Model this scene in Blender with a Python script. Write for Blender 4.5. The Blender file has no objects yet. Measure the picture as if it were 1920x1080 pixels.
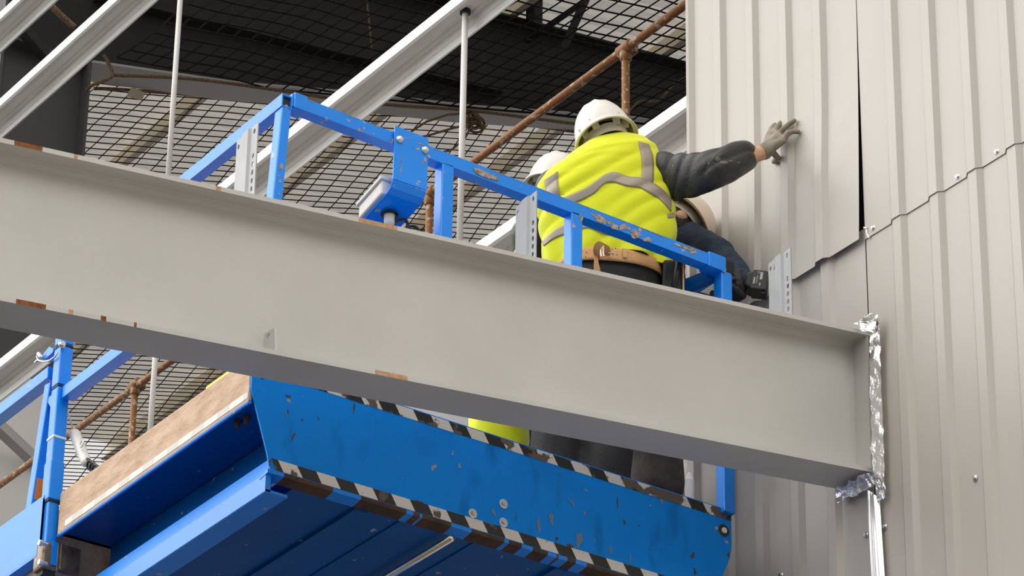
import bpy, bmesh, math, random
from mathutils import Vector, Matrix, noise
from mathutils.geometry import tessellate_polygon
from mathutils.bvhtree import BVHTree
random.seed(7)
SC = bpy.context.scene
COL = SC.collection
V = Vector
# ------------------------------------------------------------------ camera (solved from the building's own lines)
F = 6854.268
RIGHT = V((0.82409959, -0.56625895, 0.01451446))
UPV = V((-0.2788523, -0.38325479, 0.88054367))
BACK = V((-0.493053, -0.72970307, -0.47374273))
CAM = V((0, 0, 1.6))
FH = V((0.493053, 0.72970307, 0)).normalized()      # horizontal view direction
RH = V((FH.y, -FH.x, 0))                             # horizontal right
ZZ = V((0, 0, 1))
def ray(px, py):
    return (RIGHT * (px - 960) - UPV * (py - 540) - BACK * F).normalized()
def onx(px, py, X):
    d = ray(px, py); return CAM + d * (X / d.x)
def ony(px, py, Y):
    d = ray(px, py); return CAM + d * (Y / d.y)
def onz(px, py, Z):
    d = ray(px, py); return CAM + d * ((Z - 1.6) / d.z)
def ond(px, py, D):
    d = ray(px, py); return CAM + d * (D / d.dot(FH))
def onpl(px, py, a, b):                              # plane z = a + b x
    d = ray(px, py); return CAM + d * ((a - 1.6) / (d.z - b * d.x))
XW = 7.5836                                          # outer wall plane
YB0, YB1 = 8.93, 9.108                                # canopy beam flange edges
YP = 9.45                                            # front end of the lift platform
YF = 17.1                                            # next portal frame

# ------------------------------------------------------------------ materials
def nt(name):
    m = bpy.data.materials.new(name); m.use_nodes = True
    n = m.node_tree.nodes; l = m.node_tree.links
    return m, n, l, n['Principled BSDF']
def setp(b, color=None, rough=None, metal=None, ior=None, coat=None, sheen=None):
    if color is not None: b.inputs['Base Color'].default_value = (*color, 1)
    if rough is not None: b.inputs['Roughness'].default_value = rough
    if metal is not None: b.inputs['Metallic'].default_value = metal
    if ior is not None: b.inputs['IOR'].default_value = ior
    if coat is not None:
        b.inputs['Coat Weight'].default_value = coat; b.inputs['Coat Roughness'].default_value = .12
    if sheen is not None: b.inputs['Sheen Weight'].default_value = sheen
def S(r, g, b):                                      # sRGB 0-255 to linear
    f = lambda c: (c / 255 / 12.92) if c / 255 <= .04045 else ((c / 255 + .055) / 1.055) ** 2.4
    return (f(r), f(g), f(b))
def mat(name, color, rough=.5, metal=0, ior=None, coat=None, sheen=None, var=None, vscale=8, bump=0, bscale=60, vstretch=(1, 1, 1), thr=None):
    """plain surface; var = second colour mixed in by noise (thr = sharp patches above this value)"""
    m, n, l, b = nt(name)
    setp(b, color, rough, metal, ior, coat, sheen)
    tc = n.new('ShaderNodeTexCoord')
    if var is not None:
        mp = n.new('ShaderNodeMapping'); mp.inputs['Scale'].default_value = vstretch
        nz = n.new('ShaderNodeTexNoise'); nz.inputs['Scale'].default_value = vscale; nz.inputs['Detail'].default_value = 6
        rp = n.new('ShaderNodeValToRGB')
        if thr is None: rp.color_ramp.elements[0].position = .35; rp.color_ramp.elements[1].position = .68
        else: rp.color_ramp.elements[0].position = thr; rp.color_ramp.elements[1].position = thr + .015
        rp.color_ramp.elements[0].color = (*color, 1); rp.color_ramp.elements[1].color = (*var, 1)
        l.new(tc.outputs['Object'], mp.inputs['Vector']); l.new(mp.outputs['Vector'], nz.inputs['Vector'])
        l.new(nz.outputs['Fac'], rp.inputs['Fac']); l.new(rp.outputs['Color'], b.inputs['Base Color'])
    if bump:
        nb = n.new('ShaderNodeTexNoise'); nb.inputs['Scale'].default_value = bscale; nb.inputs['Detail'].default_value = 4
        bp = n.new('ShaderNodeBump'); bp.inputs['Strength'].default_value = bump; bp.inputs['Distance'].default_value = .01
        l.new(tc.outputs['Object'], nb.inputs['Vector']); l.new(nb.outputs['Fac'], bp.inputs['Height']); l.new(bp.outputs['Normal'], b.inputs['Normal'])
    return m
def mat_blue(name, scratches=False, chips=.78, ior=1.55, base=(0.0, .27, .97)):
    m, n, l, b = nt(name)
    setp(b, base, .32, 0, ior)
    tc = n.new('ShaderNodeTexCoord')
    def noise_mask(scale, stretch, lo, hi, detail=5, rot=(0, 0, 0)):
        mp = n.new('ShaderNodeMapping'); mp.inputs['Scale'].default_value = stretch; mp.inputs['Rotation'].default_value = rot
        nz = n.new('ShaderNodeTexNoise'); nz.inputs['Scale'].default_value = scale; nz.inputs['Detail'].default_value = detail
        mr = n.new('ShaderNodeMapRange'); mr.inputs['From Min'].default_value = lo; mr.inputs['From Max'].default_value = hi
        l.new(tc.outputs['Object'], mp.inputs['Vector']); l.new(mp.outputs['Vector'], nz.inputs['Vector']); l.new(nz.outputs['Fac'], mr.inputs['Value'])
        return mr.outputs['Result']
    def mix(prev, fac, col):
        mx = n.new('ShaderNodeMix'); mx.data_type = 'RGBA'
        l.new(fac, mx.inputs['Factor'])
        if prev is None: mx.inputs['A'].default_value = (*base, 1)
        else: l.new(prev, mx.inputs['A'])
        mx.inputs['B'].default_value = (*col, 1)
        return mx.outputs['Result']
    c = mix(None, noise_mask(3.5, (1, 1, 1), .45, .75), (base[0], base[1] * .85, base[2] * .88))
    if scratches:
        c = mix(c, noise_mask(7, (1.6, 1, .5), .56, .80), (0.0, .15, .52))
        c = mix(c, noise_mask(30, (2.2, 1, .3), .70, .74), (.05, .09, .16))
        c = mix(c, noise_mask(30, (2.6, 1, .3), .70, .74, rot=(0, .5, 0)), (.12, .38, .75))
    c = mix(c, noise_mask(24, (1, 1, 1), chips - .09, chips - .075, 3), (.42, .37, .31))
    l.new(c, b.inputs['Base Color'])
    return m
def mat_hazard(name, period, wear, c1, c2, axis='X', slant=.6):
    m, n, l, b = nt(name); setp(b, c1, .45)
    tc = n.new('ShaderNodeTexCoord'); sx = n.new('ShaderNodeSeparateXYZ'); l.new(tc.outputs['Object'], sx.inputs[0])
    mu = n.new('ShaderNodeMath'); mu.operation = 'MULTIPLY_ADD'; mu.inputs[1].default_value = slant
    l.new(sx.outputs['Z'], mu.inputs[0]); l.new(sx.outputs[axis], mu.inputs[2])
    dv = n.new('ShaderNodeMath'); dv.operation = 'DIVIDE'; dv.inputs[1].default_value = period; l.new(mu.outputs[0], dv.inputs[0])
    fr = n.new('ShaderNodeMath'); fr.operation = 'FRACT'; l.new(dv.outputs[0], fr.inputs[0])
    gt = n.new('ShaderNodeMath'); gt.operation = 'GREATER_THAN'; gt.inputs[1].default_value = .5; l.new(fr.outputs[0], gt.inputs[0])
    mx = n.new('ShaderNodeMix'); mx.data_type = 'RGBA'; mx.inputs['A'].default_value = (*c1, 1); mx.inputs['B'].default_value = (*c2, 1)
    l.new(gt.outputs[0], mx.inputs['Factor'])
    nz = n.new('ShaderNodeTexNoise'); nz.inputs['Scale'].default_value = 14; nz.inputs['Detail'].default_value = 6
    l.new(tc.outputs['Object'], nz.inputs['Vector'])
    mr = n.new('ShaderNodeMapRange'); mr.inputs['From Min'].default_value = wear; mr.inputs['From Max'].default_value = wear + .03
    l.new(nz.outputs['Fac'], mr.inputs['Value'])
    m2 = n.new('ShaderNodeMix'); m2.data_type = 'RGBA'; m2.inputs['B'].default_value = (.13, .10, .075, 1)
    l.new(mr.outputs['Result'], m2.inputs['Factor']); l.new(mx.outputs['Result'], m2.inputs['A']); l.new(m2.outputs['Result'], b.inputs['Base Color'])
    return m
M = {}
M['beam'] = mat('beam_grey_paint', S(206, 204, 200), .45, var=S(198, 196, 191), vscale=2.2, bump=.06, bscale=180)
M['cleat'] = mat('galvanised_plate', S(156, 157, 159), .45, .15, var=S(168, 169, 170), vscale=9)
M['rust'] = mat('rust', S(150, 92, 32), .85, var=S(110, 66, 26), vscale=60, bump=.4, bscale=200)
M['rustpale'] = mat('rust_pale', S(205, 165, 125), .8, var=S(180, 140, 100), vscale=70)
M['clad'] = mat('cladding_beige_coating', S(186, 180, 171), .42, var=S(190, 184, 176), vscale=1.5)
M['galv'] = mat('galvanised_steel', S(226, 226, 224), .40, .2, var=S(212, 212, 209), vscale=6, vstretch=(3, .4, 3))
M['white'] = mat('white_painted_rod', S(226, 225, 222), .4, var=S(216, 212, 205), vscale=6)
M['foil'] = mat('aluminium_foil', (.90, .90, .90), .33, 1.0, bump=.5, bscale=45)
M['trimwhite'] = mat('bare_aluminium_trim', S(226, 226, 226), .28, .6)
M['screw'] = mat('zinc_screw', (.66, .69, .74), .25, 1.0)
M['dark'] = mat('black_rubber', S(18, 18, 18), .6)
M['gap'] = mat('dark_steel_behind', S(30, 30, 30), .8)
M['blue'] = mat_blue('blue_paint', False, .79)
M['bluepanel'] = mat_blue('blue_paint_scratched', True, .80, 1.28, base=(0.0, .29, .98))
M['blueshade'] = mat_blue('blue_paint_shade', False, .80, 1.25, base=(0.0, .10, .36))  # shade below the deck painted in as a darker blue
M['brown'] = mat('rusty_scuffed_board', S(214, 184, 156), .7, var=S(184, 152, 124), vscale=26, vstretch=(1, .35, 1), bump=.35, bscale=90)
M['rustbar'] = mat('rust_scuffed_blue', S(92, 66, 42), .8, var=S(60, 46, 36), vscale=14)
M['bareplate'] = mat('bare_worn_plate', S(150, 136, 118), .45, .5, var=S(105, 90, 74), vscale=18)
M['chip'] = mat('chipped_primer', S(186, 172, 160), .75, var=S(120, 100, 84), vscale=55)
M['brownchip'] = mat('rust_chip', S(104, 76, 46), .8, var=S(80, 60, 42), vscale=40)
M['greychip'] = mat('grey_scrape', S(120, 135, 165), .6)
M['tape'] = mat_hazard('hazard_tape_black_white', .148, .62, S(45, 43, 40), S(232, 226, 218), 'X', .62)
M['tapetop'] = mat_hazard('hazard_tape_worn', .145, .53, S(32, 31, 30), S(226, 220, 212), 'X', .62)
M['tapeside'] = mat_hazard('tape_pale_checks', .17, .80, S(206, 202, 194), S(247, 236, 220), 'Y', .3)
M['chrome'] = mat('bright_steel_bar', (.86, .82, .76), .22, 1.0)
M['bolt'] = mat('zinc_bolt', (.72, .70, .66), .35, .9)
M['boxwhite'] = mat('off_white_plastic', S(222, 218, 210), .45)
M['cable'] = mat('black_cable', S(28, 28, 28), .45)
M['whitecap'] = mat('white_plastic', S(240, 235, 226), .35)
M['orange'] = mat('orange_reflector', S(255, 140, 20), .4)
M['yellow'] = mat('yellow_painted_bar', S(235, 225, 70), .5)
M['net'] = mat('black_net_cord', S(13, 11, 10), .95)
M['rope'] = mat('tan_rope', S(140, 118, 90), .9, var=S(84, 68, 50), vscale=90)
M['scaff'] = mat('rusty_scaffold_tube', S(138, 92, 46), .5, .1, var=S(178, 160, 136), vscale=42, thr=.58, vstretch=(1, .6, 1), bump=.2)
M['steeldark'] = mat('shade_dark_steel', S(46, 46, 45), .7)  # rafter's shade painted in, same steel as the column
M['column'] = mat('shade_grey_steel', S(84, 84, 83), .6)  # upper column's shade painted in as darker steel
M['flangegrey'] = mat('pale_grey_steel', S(190, 188, 185), .6)  # paler copy of the frame steel for parts seen lit
M['litgrey'] = mat('column_lit_grey', S(226, 224, 220), .6)  # lit tone for the sheet added over the column
M['roof'] = mat('roof_liner_grey', S(214, 210, 204), .55)
def translucent(m, col):                              # added glow: lets sky light through so the roof underside looks lit
    n = m.node_tree.nodes; l = m.node_tree.links; b = n['Principled BSDF']; o = n['Material Output']
    t = n.new('ShaderNodeBsdfTranslucent'); t.inputs['Color'].default_value = (*col, 1); a = n.new('ShaderNodeAddShader')
    l.new(b.outputs[0], a.inputs[0]); l.new(t.outputs[0], a.inputs[1]); l.new(a.outputs[0], o.inputs['Surface'])
translucent(M['roof'], (.15, .146, .139))
M['purlin'] = mat('purlin_galvanised', S(236, 224, 204), .5, .1)
M['ground'] = mat('yard_gravel', (.072, .058, .042), .95, var=(.09, .074, .056), vscale=.8)
M['slab'] = mat('concrete_slab', (.09, .088, .084), .9, var=(.075, .072, .07), vscale=.5)
M['hivis'] = mat('hi_vis_yellow_fabric', (.76, .80, .0), .75, bump=.10, bscale=300, sheen=.2)
M['tapegrey'] = mat('reflective_tape_grey', S(160, 148, 132), .5, .2)
M['jacket'] = mat('black_waxed_jacket', S(35, 35, 36), .46, var=S(52, 52, 52), vscale=16, bump=.3, bscale=40, ior=1.5)
M['dust'] = mat('plaster_dust', S(112, 106, 96), .8)
M['trousers'] = mat('black_work_trousers', S(30, 29, 29), .75, var=S(48, 45, 42), vscale=9, bump=.2, bscale=60)
M['dusty'] = mat('dusty_charcoal_trousers', S(52, 49, 46), .8, var=S(96, 88, 78), vscale=7, bump=.2, bscale=50)
M['navy'] = mat('navy_jersey', S(28, 50, 72), .8, var=S(20, 34, 50), vscale=20, bump=.25, bscale=70)
M['skin'] = mat('skin', S(206, 160, 128), .5)
M['hair'] = mat('dark_hair', S(34, 26, 22), .6, bump=.6, bscale=160)
M['glove'] = mat('grey_knit_glove', S(156, 148, 134), .8, var=S(130, 118, 96), vscale=26, bump=.25, bscale=220)
M['blackglove'] = mat('black_glove', S(26, 25, 24), .6)
M['helmet'] = mat('white_hard_hat', S(234, 231, 226), .38, coat=.25, var=S(226, 218, 206), vscale=11)
M['helmetbeige'] = mat('cream_hard_hat', S(222, 202, 182), .4, coat=.2)
M['harness'] = mat('grey_helmet_harness', S(190, 182, 170), .7)
M['gaiter'] = mat('grey_neck_gaiter', S(178, 170, 160), .85)
M['leather'] = mat('tan_leather', S(214, 160, 98), .5, var=S(196, 142, 84), vscale=14)
M['boot'] = mat('brown_work_boot', S(70, 52, 38), .6)
M['battery'] = mat('battery_black_plastic', S(34, 34, 34), .42)
M['printlight'] = mat('printed_label_grey', S(176, 174, 168), .5)
M['printyellow'] = mat('printed_label_yellow', S(215, 205, 40), .5)
M['card'] = mat('pale_card', S(170, 158, 138), .8)
M['polythene'] = mat('white_polythene', S(232, 229, 224), .4)
M['eye'] = mat('eye_white', S(235, 230, 225), .2)

# ------------------------------------------------------------------ mesh building
class MB:
    def __init__(s): s.v = []; s.f = []; s.m = []; s.cur = 0
    def add(s, verts, faces, mi=None):
        o = len(s.v); s.v += [V(p) for p in verts]
        for f in faces: s.f.append([i + o for i in f]); s.m.append(s.cur if mi is None else mi)
    def box(s, a, b, mi=None):
        x0, y0, z0 = a; x1, y1, z1 = b
        s.add([(x0, y0, z0), (x1, y0, z0), (x1, y1, z0), (x0, y1, z0), (x0, y0, z1), (x1, y0, z1), (x1, y1, z1), (x0, y1, z1)],
              [(0, 3, 2, 1), (4, 5, 6, 7), (0, 1, 5, 4), (1, 2, 6, 5), (2, 3, 7, 6), (3, 0, 4, 7)], mi)
    def hexa(s, p, mi=None):                          # 8 points, same order as box
        s.add(p, [(0, 3, 2, 1), (4, 5, 6, 7), (0, 1, 5, 4), (1, 2, 6, 5), (2, 3, 7, 6), (3, 0, 4, 7)], mi)
    def prism(s, poly, vec, mi=None, holes=()):       # planar polygon extruded along vec; tessellated with holes
        vec = V(vec); loops = [[V(p) for p in poly]] + [[V(p) for p in h] for h in holes]
        flat = [p for lp in loops for p in lp]
        tris = tessellate_polygon(loops); n = len(flat)
        vs = flat + [p + vec for p in flat]; fs = []
        for t in tris: fs.append(tuple(t)); fs.append((t[2] + n, t[1] + n, t[0] + n))
        o = 0
        for lp in loops:
            k = len(lp)
            for i in range(k): fs.append((o + i, o + (i + 1) % k, o + (i + 1) % k + n, o + i + n))
            o += k
        s.add(vs, fs, mi)
    def bar(s, p, q, w, h, upv=(0, 0, 1), mi=None, hollow=0):   # square bar between two points (centre line)
        p = V(p); q = V(q); d = (q - p).normalized(); sd = d.cross(V(upv)).normalized(); u = sd.cross(d)
        r = lambda c, a, b: [c - sd * a - u * b, c + sd * a - u * b, c + sd * a + u * b, c - sd * a + u * b]
        if not hollow:
            s.hexa([*r(p, w / 2, h / 2), *r(q, w / 2, h / 2)], mi); return
        o1, o2 = r(p, w / 2, h / 2), r(q, w / 2, h / 2); i1, i2 = r(p, w / 2 - hollow, h / 2 - hollow), r(q, w / 2 - hollow, h / 2 - hollow)
        fs = []
        for i in range(4):
            j = (i + 1) % 4
            fs += [(i, j, 4 + j, 4 + i), (8 + j, 8 + i, 12 + i, 12 + j), (j, i, 8 + i, 8 + j), (4 + i, 4 + j, 12 + j, 12 + i)]
        s.add(o1 + o2 + i1 + i2, fs, mi)
    def tube(s, pts, r, n=8, mi=None, cap=True):
        pts = [V(p) for p in pts]; rs = r if isinstance(r, (list, tuple)) else [r] * len(pts)
        base = len(s.v); prev = None
        for i, p in enumerate(pts):
            d = (pts[min(i + 1, len(pts) - 1)] - pts[max(i - 1, 0)]).normalized()
            if prev is None:
                a = V((0, 0, 1)) if abs(d.z) < .9 else V((1, 0, 0)); u = d.cross(a).normalized()
            else: u = (prev - d * prev.dot(d)).normalized()
            prev = u; w = d.cross(u)
            s.v += [p + (u * math.cos(2 * math.pi * k / n) + w * math.sin(2 * math.pi * k / n)) * rs[i] for k in range(n)]
        for i in range(len(pts) - 1):
            for k in range(n):
                s.f.append([base + i * n + k, base + i * n + (k + 1) % n, base + (i + 1) * n + (k + 1) % n, base + (i + 1) * n + k]); s.m.append(s.cur if mi is None else mi)
        if cap:
            s.f.append([base + k for k in range(n)][::-1]); s.m.append(s.cur if mi is None else mi)
            s.f.append([base + (len(pts) - 1) * n + k for k in range(n)]); s.m.append(s.cur if mi is None else mi)
    def cyl(s, c, ax, r, h, n=16, mi=None):
        ax = V(ax).normalized(); s.tube([V(c), V(c) + ax * h], r, n, mi)
    def capsule(s, p, r0, q, r1, n=14, mi=None):
        p = V(p); q = V(q); d = q - p; L = d.length
        if L < 1e-6: d = V((0, 0, 1)); L = 0
        d = d.normalized(); pts = []; rs = []
        for k in range(1, 6): a = math.pi / 2 * k / 5; pts.append(p - d * r0 * math.cos(a)); rs.append(r0 * math.sin(a))
        for k in range(4, 0, -1): a = math.pi / 2 * k / 5; pts.append(q + d * r1 * math.cos(a)); rs.append(r1 * math.sin(a))
        pts.insert(5, q.copy()); rs.insert(5, r1)
        pts2 = [p - d * r0] + pts + [q + d * r1]; rs2 = [r0 * .05] + rs + [r1 * .05]
        s.tube(pts2, rs2, n, mi)
    def ellipsoid(s, c, ax, ay, az, nu=18, nv=10, mi=None):     # three axis vectors
        c = V(c); vs = [c - az]; fs = []
        for j in range(1, nv):
            t = -math.pi / 2 + math.pi * j / nv
            for i in range(nu):
                u = 2 * math.pi * i / nu
                vs.append(c + ax * math.cos(u) * math.cos(t) + ay * math.sin(u) * math.cos(t) + az * math.sin(t))
        vs.append(c + az); top = len(vs) - 1
        for i in range(nu):
            fs.append((0, 1 + (i + 1) % nu, 1 + i)); fs.append((top, top - nu + i, top - nu + (i + 1) % nu))
        for j in range(nv - 2):
            for i in range(nu):
                a = 1 + j * nu + i; b = 1 + j * nu + (i + 1) % nu; fs.append((a, b, b + nu, a + nu))
        s.add(vs, fs, mi)
    def jag(s, fn, cx, cy, rx, ry, ang=0, mi=None, seed=0, n=17):   # irregular flat chip; fn(px,py)->point
        rd = random.Random(seed * 97 + int(cx * 13 + cy * 7)); ps = []
        f1, f2, f3 = (rd.uniform(0, 6.28) for _ in range(3)); n = 26
        for k in range(n):
            a = 2 * math.pi * k / n; q = .82 + .22 * math.sin(2 * a + f1) + .16 * math.sin(3 * a + f2) + .10 * math.sin(7 * a + f3); x = rx * q * math.cos(a); y = ry * q * math.sin(a)
            ps.append(fn(cx + x * math.cos(ang) - y * math.sin(ang), cy + x * math.sin(ang) + y * math.cos(ang)))
        s.add(ps, [tuple(range(n))], mi)
def link(o, parent=None):
    COL.objects.link(o)
    if parent is not None: o.parent = parent
    return o
def base_of(o):
    p = V((0, 0, 0))
    while o is not None: p = p + o.location; o = o.parent
    return p
def obj(name, mb, mats, parent=None, smooth=False, bevel=0, loc=None, solid=0, subsurf=0):
    if not isinstance(mats, (list, tuple)): mats = [mats]
    if parent is not None: off = base_of(parent)
    elif loc is not None: off = V(loc)
    else:
        xs = [p.x for p in mb.v]; ys = [p.y for p in mb.v]; zs = [p.z for p in mb.v]
        off = V(((min(xs) + max(xs)) / 2, (min(ys) + max(ys)) / 2, min(zs)))
    me = bpy.data.meshes.new(name)
    me.from_pydata([tuple(p - off) for p in mb.v], [], [f for f in mb.f])
    for m in mats: me.materials.append(m)
    me.polygons.foreach_set('material_index', mb.m)
    bm = bmesh.new(); bm.from_mesh(me); bmesh.ops.recalc_face_normals(bm, faces=bm.faces); bm.to_mesh(me); bm.free()
    if smooth: me.polygons.foreach_set('use_smooth', [True] * len(me.polygons))
    o = bpy.data.objects.new(name, me); link(o, parent)
    if parent is None: o.location = off
    if bevel:
        b = o.modifiers.new('bevel', 'BEVEL'); b.width = bevel; b.segments = 2; b.limit_method = 'ANGLE'
    if solid:
        q = o.modifiers.new('solid', 'SOLIDIFY'); q.thickness = solid; q.offset = 0
    if subsurf:
        q = o.modifiers.new('sub', 'SUBSURF'); q.levels = subsurf; q.render_levels = subsurf
    return o
def remesh(o, size, it=4):
    r = o.modifiers.new('remesh', 'REMESH'); r.mode = 'VOXEL'; r.voxel_size = size; r.use_smooth_shade = True
    s = o.modifiers.new('smooth', 'SMOOTH'); s.iterations = it; s.factor = .5
def tag(o, label, cat, group=None, kind=None):
    o['label'] = label
    if cat: o['category'] = cat
    if group: o['group'] = group
    if kind: o['kind'] = kind
    return o
def empty(name, loc, label, cat, group=None):
    o = bpy.data.objects.new(name, None); o.location = loc; o.empty_display_size = .1; link(o); return tag(o, label, cat, group)
def structure(o): o['kind'] = 'structure'; return o
def circle2(c, u, v, r, n=12):
    return [V(c) + V(u) * r * math.cos(2 * math.pi * k / n) + V(v) * r * math.sin(2 * math.pi * k / n) for k in range(n)]

# ------------------------------------------------------------------ ground and slab
mb = MB(); mb.box((-40, -30, -.3), (7.6, 60, 0)); structure(obj('floor', mb, M['ground'], loc=(0, 0, 0)))
mb = MB(); mb.box((7.6, -30, -.3), (60, 70, .02)); structure(obj('floor', mb, M['slab'], loc=(0, 0, 0)))

# ------------------------------------------------------------------ cladding sheets
H = .0175
def profile(y0, y1, off):
    """(x, y) points from y1 down to y0 with trapezoid ribs every .207"""
    pts = [(0.0, y1)]
    k = 40
    ys = [8.93 + .207 * k - .013 for k in range(-120, 41) if k != 0]
    for c in sorted(ys, reverse=True):
        for dx, yy in ((0, c + .067), (-H, c + .042), (-H, c), (0, c - .0195)):
            if y0 + .004 < yy < y1 - .004: pts.append((dx, yy))
    pts.append((0.0, y0)); return [(x + off, y) for x, y in pts]
def sheet(name, y0, y1, z0, z1, off, label, bend=None, edge=None, nz=24):
    mb = MB(); pr = profile(y0, y1, off); n = len(pr)
    for j in range(nz + 1):
        t = j / nz; z = z0 + (z1 - z0) * t ** 1.6
        for (x, y) in pr:
            dx = bend(y, z) if bend else 0
            dy = edge(y, z) if edge else 0
            mb.v.append(V((XW + x + dx, y + dy, z)))
    for j in range(nz):
        for i in range(n - 1): mb.f.append([j * n + i, j * n + i + 1, (j + 1) * n + i + 1, (j + 1) * n + i]); mb.m.append(0)
    o = obj(name, mb, M['clad'], solid=.0014, loc=(XW, (y0 + y1) / 2, z0))
    return tag(o, label, 'cladding sheet', 'trapezoidal wall cladding sheets')
ZS = 8.085
def ubend(y, z):
    k = max(0, 1 - (z - ZS) / .9)
    return -.020 * k ** 1.5 * (.4 + .6 * max(0, min(1, (9.9 - y) / .5))) - .006 * math.exp(-((z - 8.45) / .16) ** 2) * math.exp(-((y - 9.15) / .12) ** 2)
def uedge(y, z):
    if y < 9.0: return .0085 * max(0, min(1, 1 - (z - ZS) / 1.15))
    return 0
s_ul = sheet('cladding_sheet', 8.9265, 9.992, ZS, 12.6, -.0045, 'tall beige ribbed cladding sheet being pressed onto the wall by the gloved hand', ubend, uedge)
s_ur = sheet('cladding_sheet', -15.0, 8.923, ZS, 12.6, -.0045, 'upper beige ribbed cladding sheet to the right of the open vertical joint')
s_ll = sheet('cladding_sheet', 8.9290, 10.0, 0.0, ZS + .05, 0, 'lower beige ribbed cladding sheet behind the end of the blue platform')
s_lr = sheet('cladding_sheet', -15.0, 8.923, 0.0, ZS + .05, 0, 'lower beige ribbed cladding sheet right of the foil-wrapped beam end')
def screw(px, py, par, X=XW):
    p = onx(px, py, X - .004); mb = MB()
    mb.tube([p + V((.004, 0, 0)), p + V((-.001, 0, 0)), p + V((-.0035, 0, 0))], [.0115, .0115, .008], 14)
    o = obj('screw', mb, M['screw'], par, smooth=False)
    h = MB(); h.tube([p + V((-.003, 0, 0)), p + V((-.009, 0, 0))], .0062, 6)
    obj('screw_head', h, M['screw'], o)
for q in ((1796, 332), (1869.5, 285), (1637.5, 428)): screw(*q, s_ur)
for q in ((1828, 897), (1659, 988)): screw(*q, s_lr)
for q in ((1624, 1003), (1465, 1079)): screw(*q, s_ll)
mb = MB()                                             # crumpled clip where the four sheets meet
for a, b in (((1620, 427), (1626, 428)), ((1625, 430), (1626, 438)), ((1626, 438), (1630, 446))):
    mb.bar(onx(*a, XW - .008), onx(*b, XW - .008), .006, .008, (1, 0, 0))
obj('joint_clip', mb, M['trimwhite'], s_ur, bevel=.001)

# near column behind the joint (seen as the dark gap)
mb = MB(); mb.box((XW + .02, 8.86, 0), (XW + .035, 9.2, 14.2)); mb.box((XW + .035, 9.02, 0), (XW + .5, 9.04, 14.2)); mb.box((XW + .5, 8.86, 0), (XW + .515, 9.2, 14.2))
tag(obj('steel_column', mb, M['gap'], loc=(XW + .2, 9.03, 0)), 'dark steel column seen only through the open cladding joint', 'column')

# ------------------------------------------------------------------ canopy beam
ztop = lambda x: 7.3190 + .1134 * (x - 4.122)
zbot = lambda x: 6.7654 + .1128 * (x - 4.172)
X0, X1 = 1.5, 7.590
beam = empty('steel_beam', (4.5, 9.019, zbot(4.5)), 'large grey steel I-beam running across the picture into the clad wall', 'beam')
TF = .0165
def flange(zf, up, ranges, name):
    mb = MB()
    br = sorted({X0, X1, *[v for r in ranges for v in r[:2]]})
    for i in range(len(br) - 1):
        a, b = br[i], br[i + 1]
        mi = 0
        for r in ranges:
            if r[0] <= (a + b) / 2 <= r[1]: mi = r[2]
        za, zb = zf(a), zf(b); t = -TF if up else TF
        P = [V((a, YB0, za)), V((b, YB0, zb)), V((b, YB0, zb + t)), V((a, YB0, za + t))]
        Q = [p + V((0, YB1 - YB0, 0)) for p in P]
        mb.add(P, [(0, 1, 2, 3)], mi)
        mb.add(Q, [(3, 2, 1, 0)], 0)
        mb.add([P[0], P[1], Q[1], Q[0]], [(0, 3, 2, 1)], 0); mb.add([P[3], P[2], Q[2], Q[3]], [(0, 1, 2, 3)], 0)
    for x in (X0, X1):
        t = -TF if up else TF
        mb.add([(x, YB0, zf(x)), (x, YB1, zf(x)), (x, YB1, zf(x) + t), (x, YB0, zf(x) + t)], [(0, 1, 2, 3)], 0)
    bm_ = obj(name, mb, [M['beam'], M['rust'], M['rustpale']], beam)
    return bm_
rx = lambda px, py: ony(px, py, YB0).x
flange(ztop, True, [(rx(27, 266), rx(80, 277), 1), (rx(139, 290), rx(146, 292), 2), (rx(672, 409), rx(745, 426), 2), (rx(405, 352), rx(415, 354), 2)], 'top_flange')
flange(zbot, False, [(rx(30, 566), rx(86, 578), 1), (rx(128, 587), rx(137, 589), 2), (rx(189, 598), rx(199, 601), 1), (rx(251, 612), rx(256, 613), 1), (rx(703, 700), rx(764, 712), 2)], 'bottom_flange')
mb = MB()
tw = .006; yw = 9.019
for s_ in (1,):
    prof = []
    for (dy, dz) in ((-tw - .013, 0), (-tw - .004, .004), (-tw, .014)): prof.append((dy, dz))
    # web with root fillets
    def ringx(x):
        a = zbot(x) + TF; b = ztop(x) - TF
        left = [(yw - tw - .020, a), (yw - tw - .008, a + .006), (yw - tw, a + .020), (yw - tw, b - .020), (yw - tw - .008, b - .006), (yw - tw - .020, b)]
        right = [(2 * yw - y, z) for y, z in reversed(left)]
        return [V((x, y, z)) for y, z in left + right]
    A = ringx(X0); B = ringx(X1); n = len(A)
    mb.add(A + B, [(i, (i + 1) % n, n + (i + 1) % n, n + i) for i in range(n)] + [tuple(range(n))[::-1], tuple(range(n, 2 * n))])
obj('web', mb, M['beam'], beam)
mb = MB(); mb.hexa([(X1 - .012, YB0 + .003, zbot(X1) + TF), (X1 - .002, YB0 + .003, zbot(X1) + TF), (X1 - .002, YB1 - .003, zbot(X1) + TF), (X1 - .012, YB1 - .003, zbot(X1) + TF),
                    (X1 - .012, YB0 + .003, ztop(X1) - TF), (X1 - .002, YB0 + .003, ztop(X1) - TF), (X1 - .002, YB1 - .003, ztop(X1) - TF), (X1 - .012, YB1 - .003, ztop(X1) - TF)])
obj('end_plate', mb, M['beam'], beam)
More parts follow.
